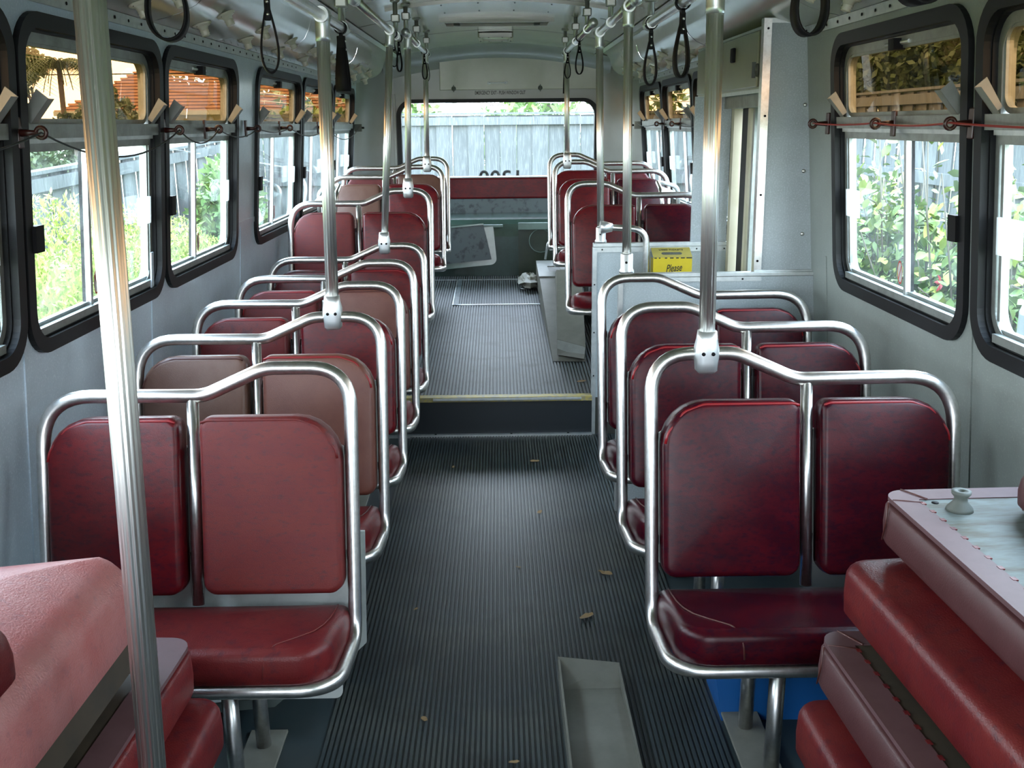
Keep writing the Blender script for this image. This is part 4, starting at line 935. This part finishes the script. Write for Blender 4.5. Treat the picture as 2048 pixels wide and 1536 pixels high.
MB().add([(0.335, 5.80, 0.268), (0.485, 5.68, 0.268), (0.495, 5.70, 0.34), (0.335, 5.82, 0.36), (0.375, 6.6, 0.66), (0.535, 6.55, 0.66), (0.545, 6.6, 0.63), (0.37, 6.65, 0.63), (0.50, 5.76, 0.262), (0.35, 5.88, 0.262)],
         [(0, 1, 2, 3), (3, 2, 5, 4), (4, 5, 6, 7), (0, 3, 4, 7, 9), (1, 8, 6, 5, 2), (0, 9, 8, 1)]).build('bent_sheet', M['greyplate'], d2)
MB().add([(0.335, 5.815, 0.275), (0.487, 5.695, 0.275), (0.492, 5.69, 0.338), (0.335, 5.812, 0.358)], [(0, 1, 2, 3)]).build('end_fold', M['offwhite'], d2, loc=(0, -0.006, 0))
# crumpled white bag
bg = MB(); random.seed(3)
vs = []; n1, n2 = 9, 12
for i in range(n1 + 1):
    for j in range(n2):
        a = PI * i / n1; b2 = 2 * PI * j / n2; rr = 1 + random.uniform(-0.25, 0.25)
        vs.append((0.235 + 0.085 * rr * math.sin(a) * math.cos(b2), 7.85 + 0.16 * rr * math.sin(a) * math.sin(b2), 0.40 + 0.055 * rr * math.cos(a)))
bg.add(vs, [(i * n2 + j, i * n2 + (j + 1) % n2, (i + 1) * n2 + (j + 1) % n2, (i + 1) * n2 + j) for i in range(n1) for j in range(n2)])
tag(bg.build('crumpled_bag', M['bag']), 'crumpled whitish bag at the far end of the grey duct cover', 'bag')
hs = MB().tube(fillet([(0.36, 7.9, 0.56), (0.38, 7.9, 0.70), (0.50, 7.9, 0.75), (0.58, 7.9, 0.66)], 0.06), 0.009, 8).build('bent_hose', M['alu'])
tag(hs, 'thin pale hose arching under the last right seat', 'hose')
# wheel arches with metal guards
for s in (-1, 1):
    sd_ = 'left' if s < 0 else 'right'
    wa = empty('wheel_arch', (s * 1.02, 6.45, 0)); tag(wa, 'dark rear wheel arch box with a tubular metal guard, %s side' % sd_, 'wheel arch')
    MB().box(-0.22, 0.22, -0.44, 0.13, 0.28, 0.72, bev=0.02).build('box', M['floorr'], wa)
    xo = s * 0.13
    MB().tube(fillet([(xo - s * 0.10, -0.30, 0.72), (xo - s * 0.16, -0.25, 1.20), (xo - s * 0.14, 0.05, 1.235), (xo, 0.05, 1.20), (xo + s * 0.0, 0.05, 0.72)], 0.06), 0.014, 10).build('guard_tube', M['steel'], wa)
    MB().add([(xo - s * 0.14, -0.24, 1.185), (xo, -0.24, 1.135), (xo, 0.05, 1.165), (xo - s * 0.14, 0.05, 1.215), (xo - s * 0.14, -0.24, 1.178), (xo, -0.24, 1.128), (xo, 0.05, 1.158), (xo - s * 0.14, 0.05, 1.208)],
             [(0, 1, 2, 3), (4, 7, 6, 5), (0, 4, 5, 1), (1, 5, 6, 2), (2, 6, 7, 3), (3, 7, 4, 0)]).build('guard_plate', M['shell'], wa)
    MB().tube([(xo - s * 0.07, -0.2, 0.72), (xo - s * 0.07, -0.2, 1.14)], 0.014, 10).build('guard_post', M['steel'], wa)

# ================================================================== FOREGROUND FLOOR THINGS
ch = empty('metal_channel', (0, 0, 0)); tag(ch, 'long dusty metal channel with slots lying on the aisle floor', 'metal channel')
MB().box(0.157, 0.163, 1.35, 2.655, 0.008, 0.066).build('side_flange', M['greyplate'], ch)
MB().box(0.163, 0.335, 1.35, 2.655, 0.008, 0.013).build('web', M['greyplate'], ch)
MB().box(0.335, 0.341, 1.35, 2.655, 0.008, 0.040).build('side_flange', M['greyplate'], ch)
MB().add([(0.157, 2.655, 0.008), (0.341, 2.655, 0.008), (0.341, 2.668, 0.045), (0.157, 2.668, 0.068), (0.163, 2.58, 0.0135), (0.335, 2.58, 0.0135)], [(0, 1, 2, 3), (4, 5, 2, 3), (1, 5, 2), (0, 3, 4)]).build('end_flange', M['greyplate'], ch)
MB().box(0.187, 0.203, 2.165, 2.178, 0.0125, 0.0145).build('slot', M['black'], ch)
MB().box(0.312, 0.328, 2.165, 2.178, 0.0125, 0.0145).build('slot', M['black'], ch)
tb_ = empty('storage_tub', (0.80, 2.53, 0.0)); tag(tb_, 'blue plastic tub on the floor under the nearest right seat', 'tub')
MB().add([(-0.205, -0.10, 0.0), (0.205, -0.10, 0.0), (0.205, 0.10, 0.0), (-0.205, 0.10, 0.0), (-0.24, -0.12, 0.22), (0.24, -0.12, 0.22), (0.24, 0.12, 0.22), (-0.24, 0.12, 0.22)], [(0, 3, 2, 1), (0, 1, 5, 4), (1, 2, 6, 5), (2, 3, 7, 6), (3, 0, 4, 7)]).build('body', M['tub'], tb_)
MB().box(-0.255, 0.255, -0.13, 0.13, 0.215, 0.240, bev=0.006).build('lid', M['tub'], tb_)
# loose grey sheet with screw holes lying under the nearest left seat
sp_ = empty('loose_sheet', (0, 0, 0)); tag(sp_, 'pale metal sheet with screw holes lying under the nearest left seat', 'metal sheet')
plate([fillet([((-1.05, 2.46), 0), ((-0.62, 2.52), 0.0), ((-0.40, 2.54), 0.04), ((-0.395, 2.95), 0.04), ((-1.05, 2.95), 0)], 0, closed=True)], (0.0, 0.006), lambda u, v, d: (u, v, 0.145 + d), 'sheet', M['shell'], sp_) if False else None
MB().add([(-1.10, 2.42, 0.052), (-0.59, 2.42, 0.105), (-0.60, 2.75, 0.135), (-1.10, 2.75, 0.085), (-1.10, 2.43, 0.02), (-0.63, 2.43, 0.065), (-0.63, 2.75, 0.10), (-1.10, 2.75, 0.04)], [(0, 1, 2, 3), (0, 4, 5, 1), (1, 5, 6, 2), (4, 7, 6, 5)]).build('sheet', M['galv'], sp_)
MB().add([(-1.10, 2.42, 0.053), (-0.59, 2.42, 0.106), (-0.60, 2.56, 0.119), (-1.10, 2.56, 0.067)], [(0, 1, 2, 3)]).build('rim', M['shell'], sp_, loc=(0, 0, 0.002))
k_ = MB()
for t in (0.15, 0.42, 0.66, 0.88): k_.lathe([(0.007, 0), (0.007, 0.001)], (-1.10 + 0.51 * t, 2.445, 0.0575 + 0.053 * t), 10)
k_.build('screw_hole', M['black'], sp_)
wb = empty('support_block', (-0.90, 2.64, 0.0)); tag(wb, 'low dark block holding the pale sheet off the floor', 'block')
MB().box(-0.20, 0.14, -0.10, 0.14, 0.0, 0.045, bev=0.004).build('block', M['floorr'], wb)
wp = MB().add([(-1.10, 2.62, 0.12), (-0.43, 2.62, 0.12), (-0.40, 2.62, 0.15), (-0.395, 2.66, 0.48), (-1.10, 2.66, 0.48), (-1.10, 2.628, 0.12), (-0.43, 2.628, 0.12), (-0.40, 2.628, 0.15), (-0.395, 2.668, 0.48), (-1.10, 2.668, 0.48)],
              [(0, 1, 2, 3, 4), (9, 8, 7, 6, 5), (0, 5, 6, 1), (1, 6, 7, 2), (2, 7, 8, 3), (3, 8, 9, 4), (4, 9, 5, 0)]).build('white_sheet', M['shell'])
tag(wp, 'off-white sheet standing behind the nearest left seat', 'metal sheet')
oc = MB().box(-0.02, 0.02, -0.012, 0.012, 0, 0.07).build('card_piece', M['orange'], loc=(-0.80, 2.50, 0.090), rot=(0.2, 0, 0.2)); tag(oc, 'orange brown card scrap on the pale sheet under the left seat', 'card')
jar = empty('glass_jar', (-0.735, 2.12, 0.0)); tag(jar, 'small clear jar on the floor beside the left cushion pile', 'jar')
MB().lathe([(0.03, 0.004), (0.035, 0.02), (0.035, 0.07), (0.026, 0.085)], (0, 0, 0), 16).build('body', M['galv'], jar)
MB().lathe([(0.028, 0.085), (0.028, 0.098), (0.02, 0.10)], (0, 0, 0), 16).build('lid', M['tealp'], jar)

# dry leaves
lm = []
for k in range(3):
    random.seed(20 + k); pts = []
    for j in range(10):
        a = 2 * PI * j / 10; r = 0.5 + 0.18 * random.random()
        pts.append((r * math.cos(a) * 1.0, r * math.sin(a) * 0.5, 0.12 * random.random()))
    mb = MB(); mb.add(pts + [(0, 0, 0.02)], [(j, (j + 1) % 10, 10) for j in range(10)]); lm.append(mb.mesh('dry_leaf', M['dryleaf']))
spots = [(0.155, 4.62, 0.045), (0.155, 3.96, 0.035), (0.37, 3.36, 0.05), (0.275, 3.03, 0.055), (-0.225, 2.45, 0.028), (0.02, 2.25, 0.025), (-0.235, 4.55, 0.025), (0.055, 3.42, 0.02), (-0.30, 3.1, 0.018)]
wh = ['largest dry leaf near the step edge', 'small brown dry leaf in mid aisle', 'dry leaf beside the second right seat', 'folded dry leaf in front of the right seats', 'dry leaf scrap beside the nearest left seat', 'tiny pale scrap in the near middle of the aisle', 'small scrap beside the third left seat', 'tiny scrap at mid aisle', 'tiny pale crumb beside the second left seat cushion']
for i, (x, y, sz) in enumerate(spots):
    q = link(lm[i % 3], 'dry_leaf', None, None, loc=(x, y, 0.0078), rot=(0, 0, i * 1.3)); q.scale = (sz / 1.1, sz / 1.1, sz / 1.1)
    tag(q, wh[i], 'leaf', 'dry leaves and scraps on the aisle mat')
q = link(lm[1], 'dry_leaf', None, None, loc=(0.44, 5.33, zr(5.33) + 0.001), rot=(0, 0, 0.4)); q.scale = (0.05, 0.05, 0.05); tag(q, 'dry leaf on the raised floor beside the exit screen', 'leaf')

# ================================================================== CUSHION PILES
def loose_pad(L_, D_, th, vinyl, board, face_up=True, bobbins=False, hem=None, crown=0.03, thick=0.0, bow=0.0, er=0.028):
    """cushion, long side along local Y (0..L_), short along X (0..D_), z 0..th; base board on the side away from the crown"""
    e = empty('loose_cushion')
    fm = (lambda u, v, w: Vector((u, v, 0.012 + thick + w))) if face_up else (lambda u, v, w: Vector((u, v, th - 0.012 - w)))
    pad = cushion(rrect(0, D_, 0, L_, 0.05, 6), th - 0.012 - thick, crown if face_up else min(crown, 0.01), er, fm, bow=bow).build('pad', vinyl, e)
    z0, z1 = (0.0, 0.012) if face_up else (th - 0.012, th)
    if face_up:
        MB().box(0.02 - min(0.018, thick), D_ - 0.02 + min(0.018, thick), 0.02, L_ - 0.02, 0.0, 0.016 + thick).build('base_board', board, e)
    else:
        MB().box(0.05, D_ - 0.05, 0.05, L_ - 0.05, th - 0.012, th + 0.001).build('base_board', board, e)
        o1 = rrect(0.004, D_ - 0.004, 0.004, L_ - 0.004, 0.045, 6)
        plate([o1, rrect(0.058, D_ - 0.058, 0.058, L_ - 0.058, 0.004, 2)], (th - 0.006, th + 0.003), lambda u, v, d: (u, v, d), 'folded_hem', hem or M['pinkh'], e)
        k_ = MB()
        for j in range(16):
            k_.box(0.054, 0.063, 0.08 + j * (L_ - 0.16) / 15 - 0.006, 0.08 + j * (L_ - 0.16) / 15 + 0.006, th + 0.0015, th + 0.0036)
        k_.build('torn_fringe', M['redf'], e)['kind'] = 'stuff'
        MB().tube([(0.005, L_ - 0.06, th + 0.003), (0.06, L_ - 0.075, th + 0.0035)], 0.0015, 6).build('corner_fold', M['piped'], e)
        MB().tube([(0.045, L_ - 0.004, th + 0.003), (0.075, L_ - 0.06, th + 0.0035)], 0.0025, 6).build('corner_fold', M['piped'], e)
        MB().tube(fillet([(-0.003, L_ - 0.06, th), (-0.005, L_ - 0.06, th * 0.55), (-0.003, L_ - 0.045, 0.02)], 0.02), 0.0016, 6).build('corner_seam', M['piped'], e)
    if bobbins:
        bo = MB().lathe([(0.026, 0), (0.024, 0.006), (0.014, 0.018), (0.012, 0.026), (0.018, 0.034), (0.0185, 0.040), (0.007, 0.040), (0.006, 0.030)], (0, 0, 0), 20)
        bo = bo.build('rubber_bobbin', M['bobbin'], e, loc=(0.115, L_ - 0.115, th + 0.001))
        for (x, y) in ((0.085, L_ - 0.075), (0.09, L_ - 0.42), (0.09, L_ - 0.60)): MB().lathe([(0.007, 0), (0.007, 0.0012)], (x, y, th + 0.001), 12).build('bolt_hole', M['black'], e)
    return e
def place(e, loc, rot, label):
    e.location = loc; e.rotation_euler = rot; tag(e, label, 'cushion', 'loose seat cushions piled by the camera')
# right pile: bottom to top (origin = near-left-bottom corner of the pad)
hb1 = empty('front_wheel_box', (1.02, 0.95, 0)); tag(hb1, 'dark front wheel box carrying the right cushion pile', 'wheel box')
MB().box(-0.27, 0.27, -0.75, 0.82, 0.0, 0.366, bev=0.02).build('box', M['floorr'], hb1)
place(loose_pad(0.80, 0.42, 0.115, M['redf'], M['plyd'], True, crown=0.008), (0.600, 0.98, 0.368), (0, 0, 0.03), 'lowest cushion of the right pile, glossy red rounded edge')
place(loose_pad(0.80, 0.42, 0.110, M['pink'], M['plyd'], False, hem=M['pinkh']), (0.655, 1.02, 0.492), (0, 0.03, 0.04), 'upside-down cushion with stained plywood base, second from the bottom of the right pile')
place(loose_pad(0.82, 0.42, 0.120, M['redf'], M['plyd'], True, crown=0.02), (0.735, 1.08, 0.608), (0, -0.02, 0.05), 'red cushion face up, third in the right pile under the upturned one')
place(loose_pad(0.80, 0.45, 0.108, M['pink'], M['ply'], False, bobbins=True), (0.798, 1.13, 0.752), (0, 0.0, 0.03), 'upturned pinkish cushion showing weathered plywood and a rubber bobbin, right pile')
place(loose_pad(0.70, 0.265, 0.085, M['pink'], M['ply'], True, crown=0.01), (0.985, 1.12, 0.866), (0.0, 0.0, 0.0), 'topmost cushion of the right pile, cut by the picture edge')
# left pile
hb2 = empty('front_wheel_box', (-1.02, 0.95, 0)); tag(hb2, 'dark front wheel box carrying the left cushion pile', 'wheel box')
MB().box(-0.27, 0.27, -0.75, 0.90, 0.0, 0.33, bev=0.02).build('box', M['floorr'], hb2)
place(loose_pad(0.85, 0.44, 0.115, M['redf'], M['plyd'], True, crown=0.008), (-1.045, 1.04, 0.332), (0, 0, -0.02), 'lowest red cushion of the left pile')
place(loose_pad(0.85, 0.42, 0.120, M['redf'], M['plyd'], False, hem=M['pinkh']), (-1.082, 1.04, 0.458), (0, 0.0, -0.03), 'upturned middle cushion of the left pile with torn whitish hem')
lp = loose_pad(0.80, 0.46, 0.175, M['worn'], M['plyd'], True, crown=0.03, thick=0.034, bow=0.062, er=0.045)
place(lp, (-1.160, 0.98, 0.582), (0, -0.10, -0.02), 'large worn red cushion on top of the left pile, pale highlight put into its colour')
place(loose_pad(0.60, 0.35, 0.09, M['redf'], M['plyd'], True), (-0.990, 0.62, 0.862), (0, -0.06, 0.0), 'small red cushion end at the left picture edge, above the worn one')

# ================================================================== OUTSIDE
gd = MB().box(-40, 40, -20, 60, -0.85, -0.75).build('ground', M['grass']); tag(gd, 'bright lawn around the bus', kind='structure')
def fence(p0, p1, z0f, z1f, bw, label, cap=0.09, rails=(0.10, 0.9), inward=(0, 0)):
    e = empty('paling_fence', (0, 0, 0)); tag(e, label, 'fence')
    a = Vector((*p0, 0)); b2 = Vector((*p1, 0)); L_ = (b2 - a).length; u = (b2 - a).normalized(); nn = Vector((u.y, -u.x, 0))
    if nn.dot(Vector((0, 6, 0)) - (a + b2) / 2) < 0: nn = -nn
    n = int(L_ / bw); random.seed(int(L_ * 10)); ms = []
    for k in range(4):
        j1 = 0.012 * (-1) ** k + random.uniform(-0.003, 0.003)
        ms.append(MB().box(-bw / 2 + 0.0012, bw / 2 - 0.0012, -0.009 + j1, 0.009 + j1, -0.8, 1.0).mesh('plank', M['board']))
    ang = math.atan2(u.y, u.x)
    for i in range(n):
        c = a + u * (bw * (i + 0.5)); t = (i + 0.5) / n
        q = link(ms[i % 4], 'plank', None, e, loc=(c.x, c.y, 0), rot=(random.uniform(-.004, .004), random.uniform(-.004, .004), ang))
        q.scale = (1, 1, 1); q.location.z = z1f(t) - 1.0
    for zz, hh, th in ((0.02, 0.012, 0.05), (-0.02 - cap / 2, cap / 2, 0.022), (-0.75, 0.05, 0.03)):
        mb = MB(); off = nn * 0.03
        vs = []
        for t, p in ((0, a), (1, b2)):
            for dz in (-hh, hh):
                for dn in (-th, th): vs.append(p + off * (0 if hh < 0.02 else 1) + nn * dn + Vector((0, 0, z1f(t) + zz + dz)))
        mb.add(vs, [(0, 1, 3, 2), (4, 6, 7, 5), (0, 4, 5, 1), (2, 3, 7, 6), (1, 5, 7, 3), (0, 2, 6, 4)])
        mb.build('fence_cap' if hh < 0.02 else 'rail', M['board'], e)
    return e
fence((-3.4, 2.0), (-3.0, 12.4), None, lambda t: 1.10 + 0.38 * t, 0.16, 'weathered grey paling fence beyond the left windows')
fence((-3.2, 12.4), (4.2, 12.0), None, lambda t: 1.70, 0.19, 'weathered grey paling fence behind the back window')
fence((3.7, -1.0), (3.9, 12.0), None, lambda t: 1.85, 0.16, 'weathered grey paling fence behind the flowering bush')
# barbed wire above the back fence
bwm = MB(); random.seed(4)
for zz in (1.86, 1.95):
    pts = [(-3.2 + 7.4 * k / 30, 12.2, zz + 0.03 * math.sin(k * 1.1)) for k in range(31)]; bwm.tube(pts, 0.006, 5)
    for k in range(40):
        x = -3.1 + 7.2 * k / 40; bwm.tube([(x, 12.2, zz - 0.03), (x + 0.02, 12.2, zz + 0.04)], 0.005, 4)
tag(bwm.build('barbed_wire', M['alu']), 'two strands of barbed wire above the back fence', 'wire')

def leaf_cloud(n, center, rad, size, aspect=0.5, seed=1, up=0.0, shape=None):
    random.seed(seed); mb = MB()
    for i in range(n):
        while True:
            p = Vector((random.uniform(-1, 1), random.uniform(-1, 1), random.uniform(-1, 1)))
            if p.length <= 1 and p.length > 0.35: break
        c = Vector((center[0] + p.x * rad[0], center[1] + p.y * rad[1], center[2] + p.z * rad[2]))
        if shape and not shape(c): continue
        d = Vector((random.gauss(0, 1), random.gauss(0, 1), random.gauss(0, 1) + up)).normalized(); w = d.orthogonal().normalized()
        w.rotate(Matrix.Rotation(random.uniform(0, 6.28), 3, d))
        s_ = size * random.uniform(0.6, 1.3)
        mb.add([c, c + d * s_ * 0.5 + w * s_ * aspect * 0.5, c + d * s_, c + d * s_ * 0.5 - w * s_ * aspect * 0.5], [(0, 1, 2, 3)])
    return mb
# feathery yellow green hedge on the left
hd = empty('hedge', (0, 0, 0)); tag(hd, 'feathery yellow green hedge outside the left windows', 'hedge')
for (k, cy, cz, rx, ry, rz) in ((0, 2.2, 0.30, 0.5, 1.4, 0.92), (1, 3.8, 0.38, 0.5, 1.3, 0.92), (2, 5.4, 0.36, 0.5, 1.3, 0.90), (3, 6.9, 0.24, 0.5, 1.2, 0.85), (4, 8.0, -0.02, 0.45, 0.9, 0.80)):
    q = leaf_cloud(26000, (-2.45, cy, cz), (rx, ry, rz), 0.038, 0.34, 30 + k, 1.3).build('foliage', M['hedge'], hd); q['kind'] = 'stuff'
    bm_ = MB().lathe([(0.02, -0.8), (0.9, -0.5), (0.95, 0.0), (0.6, 0.5), (0.02, 0.75)], (0, 0, 0), 14, mtx=Matrix.Translation((-2.6, cy, cz)) @ Matrix.Diagonal((rx * 0.72, ry * 0.9, rz * 1.0, 1))).build('foliage_core', M['hedge'], hd)
# darker shrub behind it, seen through the second window
sh = empty('shrub', (0, 0, 0)); tag(sh, 'green leafy shrub behind the hedge at the second left window', 'shrub')
q = leaf_cloud(7000, (-2.62, 9.9, 0.55), (0.30, 0.9, 0.75), 0.10, 0.4, 51, 0.5).build('foliage', M['leaf'], sh); q['kind'] = 'stuff'
MB().tube([(-2.75, 9.8, -0.75), (-2.7, 9.8, 0.8)], 0.03, 8).build('stem', M['bark'], sh)
# hibiscus bush on the right
hb = empty('flowering_bush', (0, 0, 0)); tag(hb, 'broad leafy bush with pale twigs and one red flower outside the right window', 'bush')
random.seed(77)
tips = []
mbt = MB()
for i in range(95):
    bx0, by0 = 2.45 + random.uniform(-0.15, 0.15), 4.9 + random.uniform(-0.8, 3.2)
    tipz = 1.52 - 0.06 * abs(by0 - 5.2) + random.uniform(-0.6, 0.10)
    p = [Vector((bx0, by0, -0.75)), Vector((bx0 + random.uniform(-.15, .15), by0 + random.uniform(-.2, .2), 0.0)), Vector((bx0 + random.uniform(-.35, .3), by0 + random.uniform(-.4, .4), tipz))]
    pts = [p[0] * (1 - t) ** 2 + p[1] * 2 * t * (1 - t) + p[2] * t * t for t in [j / 6 for j in range(7)]]
    mbt.tube(pts, 0.01, 6, rs=[0.012 - 0.0014 * j for j in range(7)]); tips.append(pts)
    for _ in range(2):
        k = random.choice((3, 4, 5)); d = Vector((random.uniform(-1, 1), random.uniform(-1, 1), random.uniform(0.2, 1))).normalized() * random.uniform(0.15, 0.35)
        br = [pts[k], pts[k] + d * 0.5 + Vector((0, 0, 0.03)), pts[k] + d]; mbt.tube(br, 0.005, 5); tips.append([br[0], br[1], br[2]])
q = mbt.build('branches', M['twig'], hb); q['kind'] = 'stuff'
def big_leaf(material, seed):
    random.seed(seed); a = 0.12
    V = [(0, 0, 0), (0.35, 0.28, 0.03), (0.75, 0.26, 0.02), (1.1, 0, -0.12), (0.75, -0.26, 0.02), (0.35, -0.28, 0.03), (0.55, 0, -0.05)]
    return MB().add(V, [(0, 1, 6), (1, 2, 6), (2, 3, 6), (3, 4, 6), (4, 5, 6), (5, 0, 6)], True).mesh('leaf', material)
lms = [big_leaf(M['leaf'], 1), big_leaf(M['leaf2'], 2), big_leaf(M['hedge'], 3)]
random.seed(5); cand = []
for i in range(11500):
    pts = random.choice(tips); t = random.random() ** 0.6; k = min(len(pts) - 2, int(t * (len(pts) - 1))); f_ = random.random()
    c = pts[k].lerp(pts[k + 1], f_) + Vector((random.gauss(0, .06), random.gauss(0, .07), random.gauss(0, .06)))
    if c.z < 0.30 and random.random() < 0.70: continue
    cand.append((c, random.uniform(0.045, 0.09), (random.uniform(-0.9, 0.9), random.uniform(-0.2, 1.2), random.uniform(0, 6.28)), random.choice((0, 0, 1, 1, 2))))
cand.sort(key=lambda c: c[0].length - c[1] * 10)
rest = [MB(), MB(), MB()]; cnt = 0
for (c, sz, ro, mi) in cand:
    if cnt < 290 and c.z > 0.2:
        q = link(lms[mi], 'leaf', None, hb, loc=c, rot=ro); q.scale = (sz, sz, sz); cnt += 1
    else:
        mm = Matrix.Translation(c) @ Euler(ro).to_matrix().to_4x4() @ Matrix.Scale(sz, 4)
        rest[mi].add([mm @ Vector(v.co) for v in lms[mi].vertices], [tuple(p_.vertices) for p_ in lms[mi].polygons], True)
for i, r_ in enumerate(rest): q = r_.build('foliage', lms[i].materials[0], hb); q['kind'] = 'stuff'
fl_ = MB()
for k in range(5):
    a = 2 * PI * k / 5; fl_.add([(0, 0, 0), (0.0, 0.03 * math.cos(a) - 0.012 * math.sin(a), 0.03 * math.sin(a) + 0.012 * math.cos(a)), (-0.012, 0.045 * math.cos(a), 0.045 * math.sin(a)), (0.0, 0.03 * math.cos(a) + 0.012 * math.sin(a), 0.03 * math.sin(a) - 0.012 * math.cos(a))], [(0, 1, 2, 3)])
fl_.build('flower', M['petal'], hb, loc=(2.22, 4.98, 0.80))
# made-up white block filling the blown-out area outside the next window
cw = empty('white_block', (2.3, 3.4, -0.75)); tag(cw, 'blown-out white rounded thing outside the nearest right window', 'white object')
MB().box(-0.35, 0.35, -0.9, 0.35, 0.0, 1.72, bev=0.08).build('body', M['carwhite'], cw)
MB().box(-0.36, -0.35, -0.8, 0.25, 0.2, 1.5).build('door', M['carwhite'], cw)  # plain side panel of the made-up block

# neighbour's house and trees on the left
ho = empty('neighbour_house', (0, 0, 0)); tag(ho, 'brown tiled roof of a neighbouring house beyond the left fence', 'house')
MB().box(-11.2, -3.2, 28.6, 38.0, -0.75, 2.1).build('wall', M['render'], ho)
rfb = MB().add([(-11.9, 28.0, 2.0), (-2.6, 28.0, 2.0), (-2.6, 38.6, 2.0), (-11.9, 38.6, 2.0), (-8.2, 33.2, 4.7), (-5.6, 33.2, 4.7)], [(0, 1, 5, 4), (1, 2, 5), (2, 3, 4, 5), (3, 0, 4), (0, 3, 2, 1)]).build('roof', M['tile'], ho)
MB().box(-11.9, -2.6, 27.9, 28.02, 1.92, 2.04).build('gutter', M['offwhite'], ho)
mt_ = MB()
for k in range(30):
    t = k / 30
    for j in range(1): mt_.box(-11.9 + 3.7 * t, -2.6 - 3.0 * t, 28.0 + 5.2 * t - 0.04, 28.0 + 5.2 * t + 0.10, 2.01 + 2.7 * t, 2.07 + 2.7 * t)
q = mt_.build('roof_tiles', M['tile'], ho); q['kind'] = 'stuff'
pwl = MB().tube([(-16, 22, 2.74), (-9, 22.3, 2.70), (1, 23, 2.78)], 0.012, 5).build('power_line', M['black']); tag(pwl, 'thin overhead wire crossing the sky left', 'wire')
def tree(x, y, z, h_, rad, label, n, leafm, size, seed, lobes=7):
    e = empty('tree', (x, y, z)); tag(e, label, 'tree')
    random.seed(seed)
    MB().tube([(0, 0, 0), (0.1, 0, h_ * 0.5), (0.0, 0.1, h_ * 0.85)], 0.1, 8, rs=[rad * 0.10, rad * 0.08, rad * 0.03]).build('trunk', M['bark'], e)
    mb = MB(); br = MB()
    for k in range(lobes):
        c = (random.uniform(-.75, .75) * rad, random.uniform(-.75, .75) * rad, h_ * random.uniform(0.5, 1.0)); r = rad * random.uniform(0.32, 0.6)
        q = leaf_cloud(n // lobes, c, (r, r, r * 0.85), size, 0.5, seed * 10 + k); mb.v, off = mb.v + q.v, len(mb.v); mb.f += [tuple(i + off for i in f) for f in q.f]; mb.sm += q.sm
        br.tube([(0.05, 0, h_ * 0.35), (c[0] * .5, c[1] * .5, (h_ * .35 + c[2]) / 2 + .1), c], 0.04, 6, rs=[rad * .05, rad * .03, rad * .012])
    q = mb.build('foliage', leafm, e); q['kind'] = 'stuff'
    br.build('branches', M['bark'], e)
    return e
tree(-9.15, 20.5, -0.75, 3.7, 0.85, 'tall dark bushy tree seen through the amber pane of the first left window', 9000, M['dleaf'], 0.12, 11)
tree(-7.0, 17.0, -0.75, 2.75, 0.95, 'low dark tree beside the palm beyond the left fence', 7000, M['dleaf'], 0.12, 12)
pm = empty('palm', (-7.95, 19.0, -0.75)); tag(pm, 'feathery palm seen through the amber pane of the first left window', 'palm')
MB().tube([(0, 0, 0), (0.05, 0, 3.5)], 0.05, 8).build('trunk', M['bark'], pm)
random.seed(9)
for k in range(26):
    a = 2 * PI * k / 26 + random.uniform(-.1, .1); L_ = random.uniform(0.75, 1.05); up_ = random.uniform(0.1, 0.75)
    pts = [Vector((0.05 + math.cos(a) * L_ * t, math.sin(a) * L_ * t, 3.5 + up_ * t - 1.05 * t * t * (0.6 + up_ * 0.5))) for t in [j / 8 for j in range(9)]]
    mb = MB(); mb.tube(pts, 0.008, 4)
    for j in range(1, 9):
        for s in (-1, 1):
            for q2 in (0, 0.5):
                b0 = pts[j - 1].lerp(pts[j], q2); dd = Vector((-math.sin(a) * s, math.cos(a) * s, -0.7)) * 0.22
                mb.add([b0, b0 + dd + Vector((0.0, 0, 0)), b0 + Vector((math.cos(a), math.sin(a), 0)) * 0.03], [(0, 1, 2)])
    mb.build('frond', M['dleaf'], pm)
# trees on the right behind the fence
tree(5.6, 13.6, -0.75, 4.4, 1.5, 'dark spreading tree behind the right fence, nearer one', 13000, M['dleaf'], 0.12, 21, 9)
tree(7.6, 17.6, -0.75, 5.6, 2.2, 'dark spreading tree behind the right fence, middle one', 13000, M['dleaf'], 0.14, 22, 9)
tree(9.6, 23.5, -0.75, 6.5, 2.8, 'dark tree behind the right fence, farthest one', 9000, M['dleaf'], 0.17, 23, 9)
tree(7.0, 10.5, -0.75, 4.6, 1.6, 'dark bushy tree close behind the right fence by the nearest window', 12000, M['dleaf'], 0.10, 24, 8)
for (x, y, h_, sd2, lb) in ((-1.6, 15.5, 2.9, 31, 'pale green tree top beyond the back fence, left one'), (1.4, 15.0, 2.9, 32, 'pale green tree top beyond the back fence, right one')):
    tree(x, y, -0.75, h_, 1.6, lb, 4000, M['leaf'], 0.16, sd2, 6)
